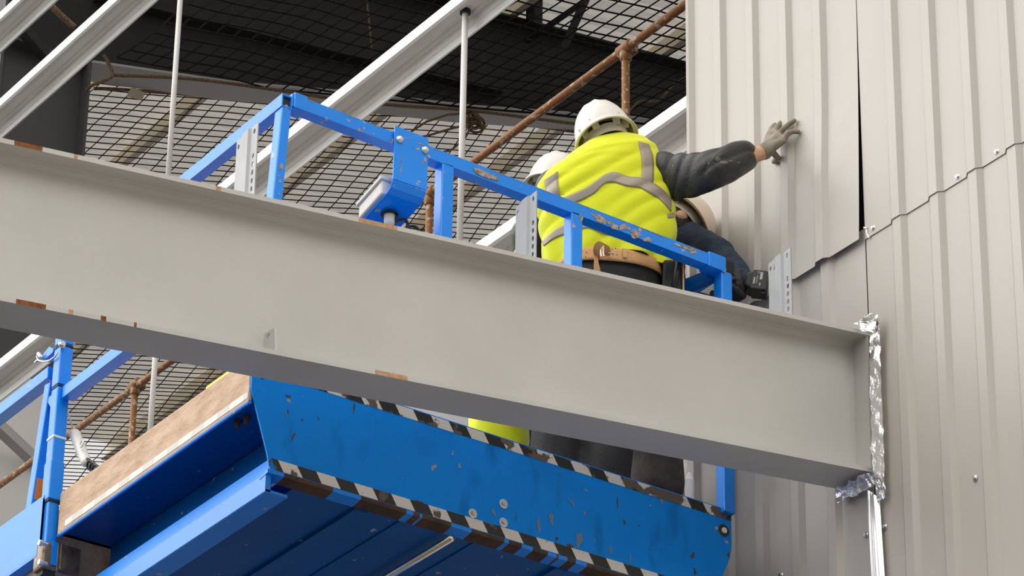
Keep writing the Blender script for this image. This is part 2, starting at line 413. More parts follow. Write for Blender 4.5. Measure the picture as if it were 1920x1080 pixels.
# lug near the bottom flange
xl = ony(503, 650, 8.985).x
mb = MB()
lug = [onx(514, 614, xl), onx(516, 659, xl), onx(486, 652, xl), onx(485.5, 633, xl), onx(480, 630.5, xl), onx(481, 628, xl), onx(490, 629, xl)]
hc = onx(503, 632, xl)
mb.prism(lug, (.009, 0, 0), holes=[circle2(hc, (0, 1, 0), (0, 0, 1), .0135, 12)])
obj('lug_plate', mb, M['beam'], beam)
# three punched cleats on the top flange
def cleat(tl, tr, br_, bl, n, rust=False):
    xc = ony((bl[0] + br_[0]) / 2, (bl[1] + br_[1]) / 2, 9.019).x
    zb = ztop(xc) - .001
    y_l = onx(*tl, xc).y; y_r = onx(*tr, xc).y; zt = onx(*tr, xc).z
    w = y_l - y_r
    ytl = lambda s: y_l - w * s
    mb = MB(); t = .004
    # strips from left (s=0) to right (s=1): angled lip, flat with hole, swage, flat, swage, punched flange
    st = [(0.0, .012), (.10, .0), (.36, .0), (.42, -.007), (.66, -.007), (.72, .0), (1.0, .0)]
    P = lambda s, z, dx: V((xc + dx, ytl(s), z))
    ztl = zt - .022
    for i in range(len(st) - 1):
        (s0, d0), (s1, d1) = st[i], st[i + 1]
        za = (zt - .075) if i == 0 else (zt - .010 * (1 - s0)); zb1 = zt - .010 * (1 - s1) if i else zt - .012
        poly = [P(s0, zb, d0), P(s1, zb, d1), P(s1, zb1, d1), P(s0, za, d0)]
        holes = []
        if i == len(st) - 2:
            sc = .86
            zs_ = [zt - .024] + [zt - .118 - .031 * k for k in range(5)]
            for zz in zs_:
                if zz > zb + .012: holes.append([P(sc, zz, 0) + V((0, .0068 * math.cos(a), .0105 * math.sin(a))) for a in [2 * math.pi * k / 10 for k in range(10)]])
        if i == 1:
            holes.append([P(.19, zt - .036, 0) + V((0, .0068 * math.cos(a), .0095 * math.sin(a))) for a in [2 * math.pi * k / 10 for k in range(10)]])
        mb.prism(poly, (t, 0, 0), holes=holes)
    if rust:
        mb.jag(lambda a, b: onx(a, b, xc - .002), 1451, 500, 1.3, 7, .1, mi=1, seed=3)
    o = obj('purlin_cleat', mb, [M['cleat'], M['rustpale']], beam)
cleat((440, 262), (484, 229), (491, 371), (444, 357), 0)
cleat((963, 389), (1006, 357), (1020, 486), (970, 474), 1)
cleat((1436, 498), (1482, 464), (1497, 590), (1443, 578), 2, True)

# ------------------------------------------------------------------ foil flashing round the beam end
def patch(mb, c00, c10, c11, c01, nu, nv, amp, fq, seed, X=None):
    """crumpled four-cornered sheet"""
    o = len(mb.v)
    for j in range(nv + 1):
        for i in range(nu + 1):
            u, w = i / nu, j / nv
            p = (c00 * (1 - u) + c10 * u) * (1 - w) + (c01 * (1 - u) + c11 * u) * w
            q = p * fq + V((seed * 3.1, seed * 1.7, 0))
            p = p + V((-abs(noise.noise(q)) * amp * 1.6 - .002, noise.noise(q + V((9, 0, 0))) * amp, noise.noise(q + V((0, 9, 0))) * amp))
            mb.v.append(p)
    for j in range(nv):
        for i in range(nu):
            a = o + j * (nu + 1) + i; mb.f.append([a, a + 1, a + nu + 2, a + nu + 1]); mb.m.append(mb.cur)
Xf = XW - .022
mb = MB()
patch(mb, onx(1632, 620, Xf - .006), onx(1650, 598, Xf), onx(1660, 900, Xf), onx(1637, 893, Xf - .006), 7, 60, .0065, 22, 1)
patch(mb, onx(1604, 610, Xf - .03), onx(1640, 590, Xf - .02), onx(1650, 622, Xf), onx(1630, 622, Xf - .03), 12, 10, .018, 26, 2)
patch(mb, onx(1626, 594, Xf - .02), onx(1650, 589, Xf - .01), onx(1651, 640, Xf), onx(1634, 634, Xf - .01), 10, 12, .014, 34, 5)
patch(mb, onx(1569, 917, Xf - .02), onx(1640, 884, Xf - .01), onx(1641, 912, Xf), onx(1571, 945, Xf), 22, 10, .012, 34, 3)
patch(mb, onx(1638, 893, Xf), onx(1660, 898, Xf), onx(1662, 935, Xf), onx(1649, 938, Xf), 8, 12, .006, 40, 4)
tag(obj('foil_flashing', mb, M['foil'], smooth=False, solid=.001), 'crumpled silver foil flashing wrapped around the grey beam end at the wall', 'flashing')
mb = MB()
a, b = onx(1627, 918, XW - .024), onx(1635, 1085, XW - .024)
c, d = onx(1649, 932, XW - .016), onx(1659, 1085, XW - .016)
m1, m2 = a * .55 + c * .45, b * .55 + d * .45
for k, (p, q, e, f) in enumerate(((a, b, a * .78 + c * .22, b * .78 + d * .22), (a * .72 + c * .28, b * .72 + d * .28, m1, m2), (m1, m2, c, d))):
    ln = V((-.016 if k == 2 else -.006, 0, 0)); dn = V((0, 0, -2.0))
    mid = V((-.010 if k == 2 else -.003, 0, 0))
    rows = [p, p * .66 + e * .34 + ln, p * .34 + e * .66 + ln, e]
    q_ = [q + (q - p).normalized() * 1.6, f + (f - e).normalized() * 1.6]
    rows2 = [q_[0], q_[0] * .66 + q_[1] * .34 + ln, q_[0] * .34 + q_[1] * .66 + ln, q_[1]]
    mb.add(rows + rows2, [(i, i + 1, 5 + i, 4 + i) for i in range(3)])
tag(obj('joint_trim', mb, M['trimwhite'], solid=.0012, smooth=False), 'shiny pale metal trim strip running down the wall below the foil', 'trim strip')

# ------------------------------------------------------------------ girts (cladding rails) and sag rods
def zsec(x0, ztop_, flip=1):
    t = .0024
    P = [(.016, 0), (0, 0), (0, -.054), (.010, -.064), (.030, -.064), (.042, -.052), (.080, -.052), (.094, -.066), (.104, -.066), (.104, -.100), (.112, -.106), (.112, -.150), (.094, -.160)]
    L = [(x0 + a, ztop_ + b) for a, b in P]
    R = []
    for i, (a, b) in enumerate(L):
        p = V((*L[max(i - 1, 0)], 0)); q = V((*L[min(i + 1, len(L) - 1)], 0)); d = (q - p).normalized()
        R.append((a - d.y * t, b + d.x * t))
    return L, R
def girt(zt, y0, y1, label):
    L, R = zsec(XW + .003, zt); mb = MB(); n = len(L)
    for i in range(n - 1):
        mb.hexa([V((L[i][0], y0, L[i][1])), V((L[i + 1][0], y0, L[i + 1][1])), V((L[i + 1][0], y1, L[i + 1][1])), V((L[i][0], y1, L[i][1])),
                 V((R[i][0], y0, R[i][1])), V((R[i + 1][0], y0, R[i + 1][1])), V((R[i + 1][0], y1, R[i + 1][1])), V((R[i][0], y1, R[i][1]))])
    return tag(obj('cladding_rail', mb, M['galv']), label, 'steel rail', 'horizontal cladding rails of the open wall bay')
g0 = girt(13.05, 13.5, 18.5, 'galvanised cladding rail crossing the extreme top left corner')
g1 = girt(12.407, 12.6, 18.5, 'galvanised cladding rail in the upper left, meeting the white rod left of the blue guardrail')
g2 = girt(10.605, 9.25, 18.5, 'long galvanised cladding rail in the middle, carrying the rod with a black collar')
g3 = girt(9.232, 9.25, 18.5, 'galvanised cladding rail behind the hard hats, running up to the edge of the cladding')
def rod(y, z0, z1, label, collar=False):
    mb = MB(); x = XW + .058; mb.tube([(x, y, z0), (x, y, z1)], .0142, 12)
    o = tag(obj('sag_rod', mb, M['white'], smooth=True), label, 'rod', 'slim vertical rods between the cladding rails')
    if collar:
        c = MB(); c.cyl((x, y, z1 - .018), (0, 0, 1), .025, .018, 16); obj('rubber_collar', c, M['dark'], o)
    return o
dy = lambda q: onx(*q, XW + .058).y
rod(dy((327, 160)), 10.56, 12.352, 'pale vertical rod at upper left, left of the blue guardrail corner')
rod(dy((287, 730)), 9.19, 10.551, 'pale vertical rod below the grey beam, standing behind the brown toe board')
rod(dy((868, 200)), 9.19, 10.551, 'pale vertical rod with a black collar left of the white hard hats', True)

# ------------------------------------------------------------------ interior: portal frame, roof, purlins, nets
frame = empty('portal_frame', (8.1, YF, 0), 'dark steel portal frame with a tapered haunch behind the netting', 'steel frame')
XC0, XC1 = XW + .215, 8.40
zroof = lambda x: 14.82 + .115 * (x - 11.18)
ztf = lambda x: zroof(x) - .20
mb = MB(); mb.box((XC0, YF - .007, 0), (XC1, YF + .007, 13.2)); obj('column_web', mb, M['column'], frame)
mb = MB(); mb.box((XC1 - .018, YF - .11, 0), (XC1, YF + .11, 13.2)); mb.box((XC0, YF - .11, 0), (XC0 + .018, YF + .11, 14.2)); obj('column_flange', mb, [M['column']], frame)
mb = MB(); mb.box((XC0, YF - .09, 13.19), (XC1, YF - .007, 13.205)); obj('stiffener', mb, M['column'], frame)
hb = [(8.40, 13.21), (9.4, 13.42), (10.2, 13.64), (11.15, 13.87), (13.0, 14.40), (14.2, 14.62), (20, 15.29)]
zhb = lambda x: next(hb[i][1] + (hb[i + 1][1] - hb[i][1]) * (x - hb[i][0]) / (hb[i + 1][0] - hb[i][0]) for i in range(len(hb) - 1) if hb[i][0] <= x <= hb[i + 1][0])
mb = MB()
poly = [V((XC0, YF - .007, 13.205)), V((8.4, YF - .007, 13.21))] + [V((x, YF - .007, z)) for x, z in hb[1:]] + [V((20, YF - .007, ztf(20))), V((XC0, YF - .007, ztf(XC0)))]
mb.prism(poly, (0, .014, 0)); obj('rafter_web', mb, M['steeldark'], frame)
mb = MB()
for i in range(len(hb) - 1):
    (a, za), (b, zb_) = hb[i], hb[i + 1]
    mb.hexa([(a, YF - .12, za - .016), (b, YF - .12, zb_ - .016), (b, YF + .12, zb_ - .016), (a, YF + .12, za - .016), (a, YF - .12, za), (b, YF - .12, zb_), (b, YF + .12, zb_), (a, YF + .12, za)])
obj('bottom_flange', mb, M['flangegrey'], frame)
mb = MB()
a, b = ony(335, 30, YF - .05), ony(650, 105, YF - .05)
sl = (b.z - a.z) / (b.x - a.x)
mb.hexa([(8.42, YF - .1, a.z + sl * (8.42 - a.x) - .02), (11.4, YF - .1, a.z + sl * (11.4 - a.x) - .02), (11.4, YF - .007, a.z + sl * (11.4 - a.x) - .02), (8.42, YF - .007, a.z + sl * (8.42 - a.x) - .02),
         (8.42, YF - .1, a.z + sl * (8.42 - a.x)), (11.4, YF - .1, a.z + sl * (11.4 - a.x)), (11.4, YF - .007, a.z + sl * (11.4 - a.x)), (8.42, YF - .007, a.z + sl * (8.42 - a.x))])
mb.hexa([(XC0, YF - .12, ztf(XC0)), (20, YF - .12, ztf(20)), (20, YF + .12, ztf(20)), (XC0, YF + .12, ztf(XC0)), (XC0, YF - .12, ztf(XC0) + .016), (20, YF - .12, ztf(20) + .016), (20, YF + .12, ztf(20) + .016), (XC0, YF + .12, ztf(XC0) + .016)])
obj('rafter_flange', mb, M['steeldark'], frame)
# roof liner, corrugated along x
mb = MB(); yv = -15.0; rows = []
while yv < 24.9:
    for d, z in ((0, 0), (.11, 0), (.13, .045), (.18, .045)): rows.append((yv + d, z))
    yv += .2
n = len(rows)
for x in (7.4, 20.0):
    for (y, z) in rows: mb.v.append(V((x, y, zroof(x) + z)))
for i in range(n - 1): mb.f.append([i, i + 1, n + i + 1, n + i]); mb.m.append(0)
structure(obj('ceiling', mb, M['roof']))
for k, x in enumerate((9.02, 10.27, 11.52, 12.77, 14.02)):
    mb = MB(); zt = zroof(x)
    for (y0, y1) in ((9.1, 24.9),):
        mb.box((x - .033, y0, zt - .012), (x + .033, y1, zt - .010)); mb.box((x - .035, y0, zt - .18), (x - .033, y1, zt - .010)); mb.box((x - .085, y0, zt - .182), (x - .033, y1, zt - .18)); mb.box((x - .087, y0, zt - .182), (x - .085, y1, zt - .165))
    tag(obj('roof_purlin', mb, M['purlin']), 'beige roof purlin under the grey roof, seen through the black safety netting', 'purlin', 'purlins under the roof beyond the netting')
def brace(name, p, q, w, m, label, cat='brace'):
    mb = MB(); d = (q - p).normalized(); s = d.cross(V((0, 0, 1))).normalized(); u = s.cross(d)
    mb.bar(p, q, w, .006, tuple(u)); mb.bar(p + u * w / 2 + s * w / 2, q + u * w / 2 + s * w / 2, .006, w, tuple(u))
    return tag(obj(name, mb, m), label, cat)
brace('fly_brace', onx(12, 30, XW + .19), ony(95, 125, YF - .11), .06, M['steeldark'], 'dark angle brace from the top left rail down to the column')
mb = MB(); mb.box((XC0 + .02, YF - .10, 6.0), (XC1 - .02, YF - .085, 11.0)); mb.box((XC0 + .02, YF - .085, 10.9), (XC1 - .02, YF - .007, 11.0))  # added sheet: its pale colour paints the lit lower column face
tag(obj('lit_column_sheet', mb, M['litgrey']), 'added pale sheet standing in for the lit lower column, lower left', 'panel')
brace('fly_brace', onx(-40, 775, XW + .19), ony(72, 880, YF - .11), .06, M['flangegrey'], 'grey angle brace beside the column, lower left')
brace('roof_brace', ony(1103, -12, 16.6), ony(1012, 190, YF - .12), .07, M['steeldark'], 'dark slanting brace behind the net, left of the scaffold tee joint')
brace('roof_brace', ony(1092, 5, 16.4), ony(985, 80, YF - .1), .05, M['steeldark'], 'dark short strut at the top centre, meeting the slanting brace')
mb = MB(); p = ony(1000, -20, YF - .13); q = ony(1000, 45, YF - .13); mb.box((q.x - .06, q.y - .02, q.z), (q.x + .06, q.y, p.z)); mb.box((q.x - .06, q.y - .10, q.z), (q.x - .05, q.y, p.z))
tag(obj('rafter_cleat', mb, M['steeldark'], loc=q), 'dark bracket plate at the top centre just right of the middle cladding rail', 'bracket')

def net(name, xs, ys, zfn, r, px_, py_, jit, label):
    mb = MB(); x0, x1 = xs; y0, y1 = ys
    nx = int((x1 - x0) / px_); ny = int((y1 - y0) / py_)
    def P(i, j):
        x = x0 + (x1 - x0) * i / nx; y = y0 + (y1 - y0) * j / ny
        q = V((i * .23, j * .23, 3.3)); dn = noise.noise_vector(q)
        x2 = x + dn.x * jit + .10 * (y - ys[0]) * SK * (x - x0); y2 = y + dn.y * jit + (x - x0) * (SKY + (0 if SKY > 0 else .022 * (y - 17.2)))
        if SKY > 0: y2 = min(y2, 16.95)
        return V((x2, y2, zfn(x2, y2) + dn.z * jit * .5))
    for i in range(nx + 1): mb.tube([P(i, j) for j in range(ny + 1)], r, 4)
    for j in range(ny + 1): mb.tube([P(i, j) for i in range(nx + 1)], r, 4)
    o = tag(obj(name, mb, M['net']), label, 'safety net', 'black safety nets under the roof')
    return o, P, nx, ny
zn = lambda x: 13.24 + .25 * (x - 8.6) if x < 10.6 else 13.74 + .27 * (x - 10.6)
SK, SKY = .0, .2
n1, P1, nx1, ny1 = net('safety_net', (8.44, 14.4), (11.6, 16.72), lambda x, y: zn(x) - .06 - .22 * math.sin(math.pi * max(0, (17.0 - y)) / 8.2), .0066, .126, .135, .035, 'upper black safety net in front of the dark haunch, above the rope edge')
SK, SKY = 1, -.02
n2, P2, nx2, ny2 = net('safety_net', (8.6, 13.4), (17.18, 25.2), lambda x, y: zn(x) + .02, .0042, .121, .080, .02, 'lower black safety net in front of the pale roof, below the rope edge')
def ropeline(pts, r, par=None, label=None):
    mb = MB(); pts = [V(p) for p in pts]
    # Catmull-Rom
    out = []
    for i in range(len(pts) - 1):
        a, b, c, d = pts[max(i - 1, 0)], pts[i], pts[i + 1], pts[min(i + 2, len(pts) - 1)]
        for k in range(6):
            t = k / 6; out.append(.5 * ((2 * b) + (c - a) * t + (2 * a - 5 * b + 4 * c - d) * t * t + (3 * b - a - 3 * c + d) * t ** 3))
    out.append(pts[-1]); mb.tube(out, r, 7)
    if par is not None: return obj('border_rope', mb, M['rope'], par, smooth=True)
    return tag(obj('rope', mb, M['rope'], smooth=True), label, 'rope')
yr = YF - .16
ropeline([ony(213, 141, yr), ony(360, 148, yr), ony(500, 166, yr), ony(645, 188, yr), ony(760, 199, yr), ony(870, 206, yr), ony(1000, 222, yr), ony(1300, 262, yr)], .011, n1)
yr2 = YF + .13
ropeline([ony(176, 166, yr2), ony(230, 168, yr2), ony(400, 181, yr2), ony(520, 190, yr2), ony(700, 208, yr2), ony(870, 222, yr2), ony(1000, 236, yr2), ony(1300, 280, yr2)], .011, n2)
ropeline([ony(78, -8, 16.4), ony(110, 25, 16.4), ony(140, 52, 16.4)], .02, None, 'thick frayed rope in the top left corner beside the upper rail')
ropeline([ony(193, 103, 16.9), ony(203, 118, 16.9), ony(210, 142, 16.9), ony(190, 153, 16.9), ony(172, 160, 16.9), ony(162, 170, 16.95)], .012, None, 'tan tie rope at the left end of the net edge')
mb = MB()
kc = ony(893, 226, 16.95); rd = random.Random(5)
for k in range(7):
    ax = V((rd.uniform(-1, 1), rd.uniform(-1, 1), rd.uniform(-1, 1))).normalized(); u = ax.orthogonal().normalized(); w = ax.cross(u); R_ = rd.uniform(.03, .055)
    c = kc + V((rd.uniform(-.025, .025), rd.uniform(-.02, .02), rd.uniform(-.02, .02)))
    mb.tube([c + (u * math.cos(a) + w * math.sin(a)) * R_ for a in [2 * math.pi * i / 16 for i in range(17)]], .009, 6)
for strand in ([(890, 232), (850, 240), (800, 255), (760, 262), (772, 246), (800, 228), (840, 215), (885, 212)], [(885, 235), (870, 262), (845, 282), (815, 288), (800, 278)], [(895, 212), (870, 203), (850, 205)]):
    mb.tube([ony(*p, 16.95) for p in strand], .008, 6)
tag(obj('rope_knot', mb, M['rope'], smooth=True), 'tangled tan rope knot on the net edge beside the collared rod', 'rope')
mb = MB(); mb.prism([ony(237, 180, 16.9), ony(247, 163, 16.9), ony(273, 174, 16.9), ony(266, 188, 16.9)], (0, .004, 0))
tag(obj('card_scrap', mb, M['card']), 'small pale scrap of card caught on the net edge at upper left', 'scrap')
ropeline([ony(1180, 208, 16.6), ony(1200, 190, 16.6), ony(1235, 188, 16.6), ony(1262, 160, 16.6), ony(1292, 142, 16.6)], .008, None, 'thin tan rope lying in the net right of the white hard hat')
ropeline([ony(687, -6, 16.5), ony(692, 40, 16.5), ony(697, 92, 16.5)], .006, None, 'thin pale cord hanging in the upper net above the guardrail')

# ------------------------------------------------------------------ rusty scaffold guardrail
sg = empty('scaffold_guardrail', (7.92, 13, 9.0), 'rusty brown scaffold tube guardrail running diagonally behind the cladding rails', 'guardrail')
XS = 7.9
def pole(name, a, b, r, ext=(0, 0)):
    p, q = onx(*a, XS), onx(*b, XS); d = (q - p).normalized(); p = p - d * ext[0]; q = q + d * ext[1]
    mb = MB(); mb.tube([p, q], r, 14); obj(name, mb, M['scaff'], sg, smooth=True)
pole('rail', (1286, 8), (735, 417), .0195, (.4, .8)); pole('rail', (325, 674), (0, 909), .0195, (1.7, .24))
def post(top, bot, dx=.0):
    p = onx(*top, XS + dx); q = onx(*bot, XS + dx); mb = MB(); mb.tube([V((p.x, p.y, p.z)), V((p.x, p.y, 9.0))], .0175, 12); obj('post', mb, M['scaff'], sg, smooth=True)
    p = onx(top[0], top[1], XS)
    c = MB(); d = V((0, 1, 0)); c.tube([p - d * .045, p - d * .04, p + d * .04, p + d * .045], [.024, .029, .029, .024], 14); c.tube([p, p - V((0, 0, .055)), p - V((0, 0, .06))], [.026, .026, .02], 14)
    c.box((p.x + .02, p.y - .03, p.z - .02), (p.x + .045, p.y + .03, p.z + .02))
    obj('coupler', c, M['scaff'], sg, smooth=True)
post((1173, 92), (1168, 190)); post((806, 364), (800, 430)); post((254, 722), (250, 790))
#PLATFORM
# ------------------------------------------------------------------ scissor lift
XL = 5.35; XR = 7.352; DK = 7.13
lift = empty('scissor_lift', (6.35, 10.15, 0), 'blue scissor lift platform with striped end panel and tubular guardrails', 'scissor lift')
fy = lambda px, py: ony(px, py, YP)
mb = MB()
pl = [fy(472, 700), fy(472, 747), fy(501, 850), fy(507, 868)]
zb = 6.757
panel = [(XL, 7.145), (XL, 7.03), (pl[2].x, pl[2].z), (pl[3].x, zb), (7.262, zb), (XR - .008, 6.945), (XR, 6.99), (XR, 7.132)]
hole = fy(485, 708)
mb.prism([(x, YP, z) for x, z in panel], (0, .006, 0), holes=[circle2((hole.x + .012, YP, hole.z + .012), (1, 0, 0), (0, 0, 1), .014, 12)])
YD = YP - .0012
fd = lambda px, py: ony(px, py, YD)
for q in ((506, 868, 3, 7, 0, 1), (1044, 1010, 4, 3.4, .4, 1), (1070, 1026, 9, 6, .5, 1), (1058, 1037, 17, 6, .55, 1), (1045, 1027, 5, 5, 0, 1), (1034, 972, 6, 11, -.3, 2), (1086, 1012, 6, 19, 0, 2), (1072, 942, 3, 9, -.5, 2),
          (1010, 984, 4, 13, .0, 2), (926, 961, 4, 8, -.5, 2), (541, 743, 7, 2.4, .1, 1), (550, 818, 2.5, 8, .4, 1), (540, 772, 1.6, 5, 0, 1), (597, 785, 1.4, 4, 0, 1), (567, 787, 2.2, 3, 0, 1), (664, 765, 1.8, 12, .2, 1),
          (1171, 979, 2, 6, -.4, 1), (1198, 985, 1.6, 2, 0, 1), (1299, 1041, 3, 9, .5, 1), (1158, 942, 1.5, 12, 0, 1), (1096, 962, 3, 5, -.5, 2), (786, 941, 8, 3, .2, 1), (787, 956, 8, 4.5, .3, 1), (1241, 940, 4, 6, 0, 2), (1366, 1040, 2, 8, 0, 1), (1303, 1072, 3, 7, 0, 1), (1145, 1030, 3, 9, 0, 2), (1182, 1048, 2, 8, 0, 2), (538, 778, 2, 5, 0, 2)):
    mb.jag(fd, q[0], q[1], q[2], q[3], q[4], mi=q[5], seed=1)
panel_o = obj('end_panel', mb, [M['bluepanel'], M['brownchip'], M['greychip']], lift)
mb = MB(); mb.prism([(pl[3].x + .02, YP - .0015, zb + .004), (7.258, YP - .0015, zb + .004), (7.275, YP - .0015, zb + .042), (pl[3].x + .004, YP - .0015, zb + .042)], (0, .001, 0)); obj('hazard_tape', mb, M['tape'], panel_o)
mb = MB(); mb.prism([(XL + .004, YP - .0015, 7.140), (XR - .002, YP - .0015, 7.128), (XR - .002, YP - .0015, 7.091), (XL + .004, YP - .0015, 7.103)], (0, .001, 0)); obj('hazard_tape', mb, M['tapetop'], panel_o)
mb = MB()
lipx = [pl[3].x - .01 + i * (7.25 - pl[3].x) / 200 for i in range(201)]
rd = random.Random(3)
for i in range(200):
    a, b = lipx[i], lipx[i + 1]; mi = 1 if (noise.noise(V((a * 9.1, 1.3, 0))) + .5 * noise.noise(V((a * 27, 4.3, 0))) > -.08) else 0
    mb.hexa([(a, YP - .002, zb - .013), (b, YP - .002, zb - .013), (b, YP + .05, zb - .020), (a, YP + .05, zb - .020), (a, YP - .002, zb + .001), (b, YP - .002, zb + .001), (b, YP + .05, zb - .018), (a, YP + .05, zb - .018)], mi)
obj('bottom_lip', mb, [M['blue'], M['rustbar']], panel_o)
def bolt_front(px, py, r=.013):
    p = fy(px, py); mb = MB(); mb.tube([p, p + V((0, -.003, 0)), p + V((0, -.004, 0))], [r * 1.35, r * 1.35, r], 16); mb.tube([p + V((0, -.003, 0)), p + V((0, -.012, 0))], r * .72, 6)
    obj('bolt', mb, M['bolt'], panel_o)
for q in ((886, 963), (943.5, 945), (943.5, 980)): bolt_front(*q)
p = fy(1357, 995); mb = MB(); mb.tube([p + V((0, -.001, 0)), p + V((0, -.002, 0))], .024, 18); obj('washer', mb, M['rustbar'], panel_o)
mb = MB(); mb.tube([p + V((0, -.001, 0)), p + V((0, -.006, 0))], .011, 14); obj('bolt', mb, M['whitecap'], panel_o)
# deck
mb = MB(); mb.box((XL + .012, YP + .007, 6.995), (XR - .01, 10.80, 7.02)); mb.box((XL + .012, YP + .007, 7.105), (XR - .01, 10.80, DK))
mb.box((XR - .02, YP + .007, 6.99), (XR - .004, 10.8, DK)); mb.box((XL + .012, 10.78, 6.995), (XR - .01, 10.80, DK))
obj('deck', mb, M['blueshade'], lift)
mb = MB(); mb.box((5.56, YP + .05, 6.742), (XR - .06, 10.78, 6.99))
for xx in (5.80, 6.62):
    mb.box((xx, YP + .05, 6.730), (xx + .05, 10.78, 6.7425))
for xx, w in ((5.98, .006), (6.28, .006), (6.86, .006)):
    mb.box((xx, YP + .05, 6.737), (xx + w, 10.78, 6.7425))
obj('underside_pan', mb, M['blueshade'], lift)
# board along the left edge
mb = MB(); mb.box((XL - .004, YP + .008, 6.985), (XL + .010, 10.79, 7.152)); tb = obj('toe_board', mb, M['brown'], lift, bevel=.004)
mb = MB(); mb.box((XL - .0055, YP + .012, 6.998), (XL - .004, 10.73, 7.022)); obj('hazard_tape', mb, M['tapeside'], tb)
mb = MB(); mb.tube([(XL + .002, YP + .008, 6.984), (XL + .002, 10.79, 6.984)], .007, 8); obj('edge_trim', mb, M['blue'], tb)
for q in ((447, 788), (463, 780)):
    p = onz(*q, 6.994); mb = MB(); mb.tube([p, p - V((0, 0, .012))], .014, 6); mb.tube([p - V((0, 0, .012)), p - V((0, 0, .03))], .008, 8); obj('bolt', mb, M['brownchip'], lift)
# bright channel under the deck
mb = MB(); y0, y1 = YP + .012, 11.7; x = 5.445
mb.hexa([(x - .012, y0, 6.745), (x + .004, y0, 6.745), (x + .004, y1, 6.745), (x - .012, y1, 6.745), (x + .006, y0, 6.812), (x + .022, y0, 6.812), (x + .022, y1, 6.812), (x + .006, y1, 6.812)])
mb.box((x - .016, y0, 6.682), (x + .004, y1, 6.7465)); mb.box((x - .014, y0, 6.680), (x + .07, y1, 6.690)); mb.box((x + .006, y0, 6.80), (x + .1, y1, 6.812))
obj('side_channel', mb, M['blue'], lift)
p0, p1 = onz(738, 1083, 6.70), onz(878, 996, 6.70)
mb = MB(); d = (p1 - p0).normalized(); x_ = (p0.x + p1.x) / 2; mb.tube([(p1.x, YP + .012, 6.712), (p1.x + .0, 10.7, 6.712)], .0125, 14); obj('roller_bar', mb, M['chrome'], lift, smooth=True)
# guardrails -----------------------------------------------------------
T = .05
fr = MB()
zrl, zrr = 8.166, 8.116
A_, B_ = V((XL + .085, YP - .0, zrl)), V((XR - .01, YP - .0, zrr))
fr.bar(A_, B_, T, T)
zr = lambda x: zrl + (zrr - zrl) * (x - A_.x) / (B_.x - A_.x)
YR = YP - T / 2 - .0012
frj = lambda px, py: ony(px, py, YR)
for q in ((675, 244, 5, 4, .4), (700, 251, 2.5, 2, 0), (736, 264, 3, 5, .2), (729, 262, 2, 2, 0), (1090, 408, 5, 6, .2),
          (1125, 410, 20, 6.5, .36), (1150, 423, 15, 6, .4), (1170, 426, 12, 7, .3), (1192, 439, 14, 7.5, .36), (1214, 449, 8, 6, .3), (1285, 464, 20, 4.5, .36), (1300, 472, 7, 5, .3), (1240, 450, 1.6, 1.6, 0), (1340, 482, 6, 3, .36)):
    fr.jag(frj, *q, mi=1, seed=2)
fr.prism([frj(886, 315), frj(898, 316), frj(934, 333), frj(935, 339), frj(915, 335), frj(893, 326)], (0, -.0015, 0), mi=1)
rd = random.Random(11); xx = A_.x + .02
while xx < B_.x - .05:
    ln_ = rd.uniform(.02, .14); x2_ = min(xx + ln_, B_.x); hh = rd.uniform(.002, .006)
    fr.add([(xx, YR, zr(xx) + T / 2 - hh * .4), (x2_, YR, zr(x2_) + T / 2 - hh), (x2_, YR, zr(x2_) + T / 2 - .0015), (xx, YR, zr(xx) + T / 2 - .0015)], [(0, 1, 2, 3)], 1); xx = x2_ + rd.uniform(.01, .10)
frail = obj('front_rail', fr, [M['blue'], M['chip']], lift, bevel=.004)
for (xa, xb, m_) in ((XL + .092, XL + .145, 'blue'), (XR - .11, XR - .03, 'blue')):
    mb = MB(); mb.bar(V((xa, YP, zr(xa))), V((xb, YP, zr(xb))), T + .012, T + .012); obj('rail_sleeve', mb, M[m_], lift, bevel=.003)
mb = MB(); mb.bar(V((XR - .03, YP, zr(XR - .03))), V((XR + .012, YP, zr(XR + .012))), T + .004, T + .004); obj('end_cap', mb, M['dark'], lift, bevel=.004)
p = fy(1358, 505); mb = MB(); mb.prism([ony(1354, 508, YR - .003), ony(1362, 504, YR - .003), ony(1360, 511, YR - .003)], (0, -.001, 0)); obj('cap_mark', mb, M['printlight'], lift)
ZL = 8.150; XLR = XL + .065
mb = MB(); mb.bar(V((XLR, YP - .027, ZL)), V((XLR, 10.86, ZL)), .042, T, hollow=.005); ltr = obj('left_top_rail', mb, M['blue'], lift)
mb = MB(); mb.box((XLR - .0165, YP - .018, ZL - .020), (XLR + .0165, YP - .012, ZL + .020)); obj('tube_shade_plug', mb, M['dark'], ltr)  # black plug paints the shade inside the open tube
mb = MB(); mb.bar(V((XL, YP + .03, 7.555)), V((XL, 10.80, 7.555)), T, T); obj('left_mid_rail', mb, M['blue'], lift, bevel=.003)
mb = MB(); mb.bar(V((XL - .015, 10.90, 7.675)), V((XL - .015, 12.5, 7.675)), T, T); obj('extension_mid_rail', mb, M['blue'], lift, bevel=.003)
mb = MB(); mb.bar(V((XL + .03, YP, 7.72)), V((XR - .03, YP, 7.72)), T * .8, T * .8); obj('front_mid_rail', mb, M['blue'], lift, bevel=.003)
mb = MB(); mb.bar(V((XR - .04, YP, 8.10)), V((XR - .04, 10.80, 8.10)), T * .8, T * .8, (0, 0, 1)); mb.bar(V((XR - .04, YP, 7.60)), V((XR - .04, 10.80, 7.60)), T * .8, T * .8); right_rail = mb
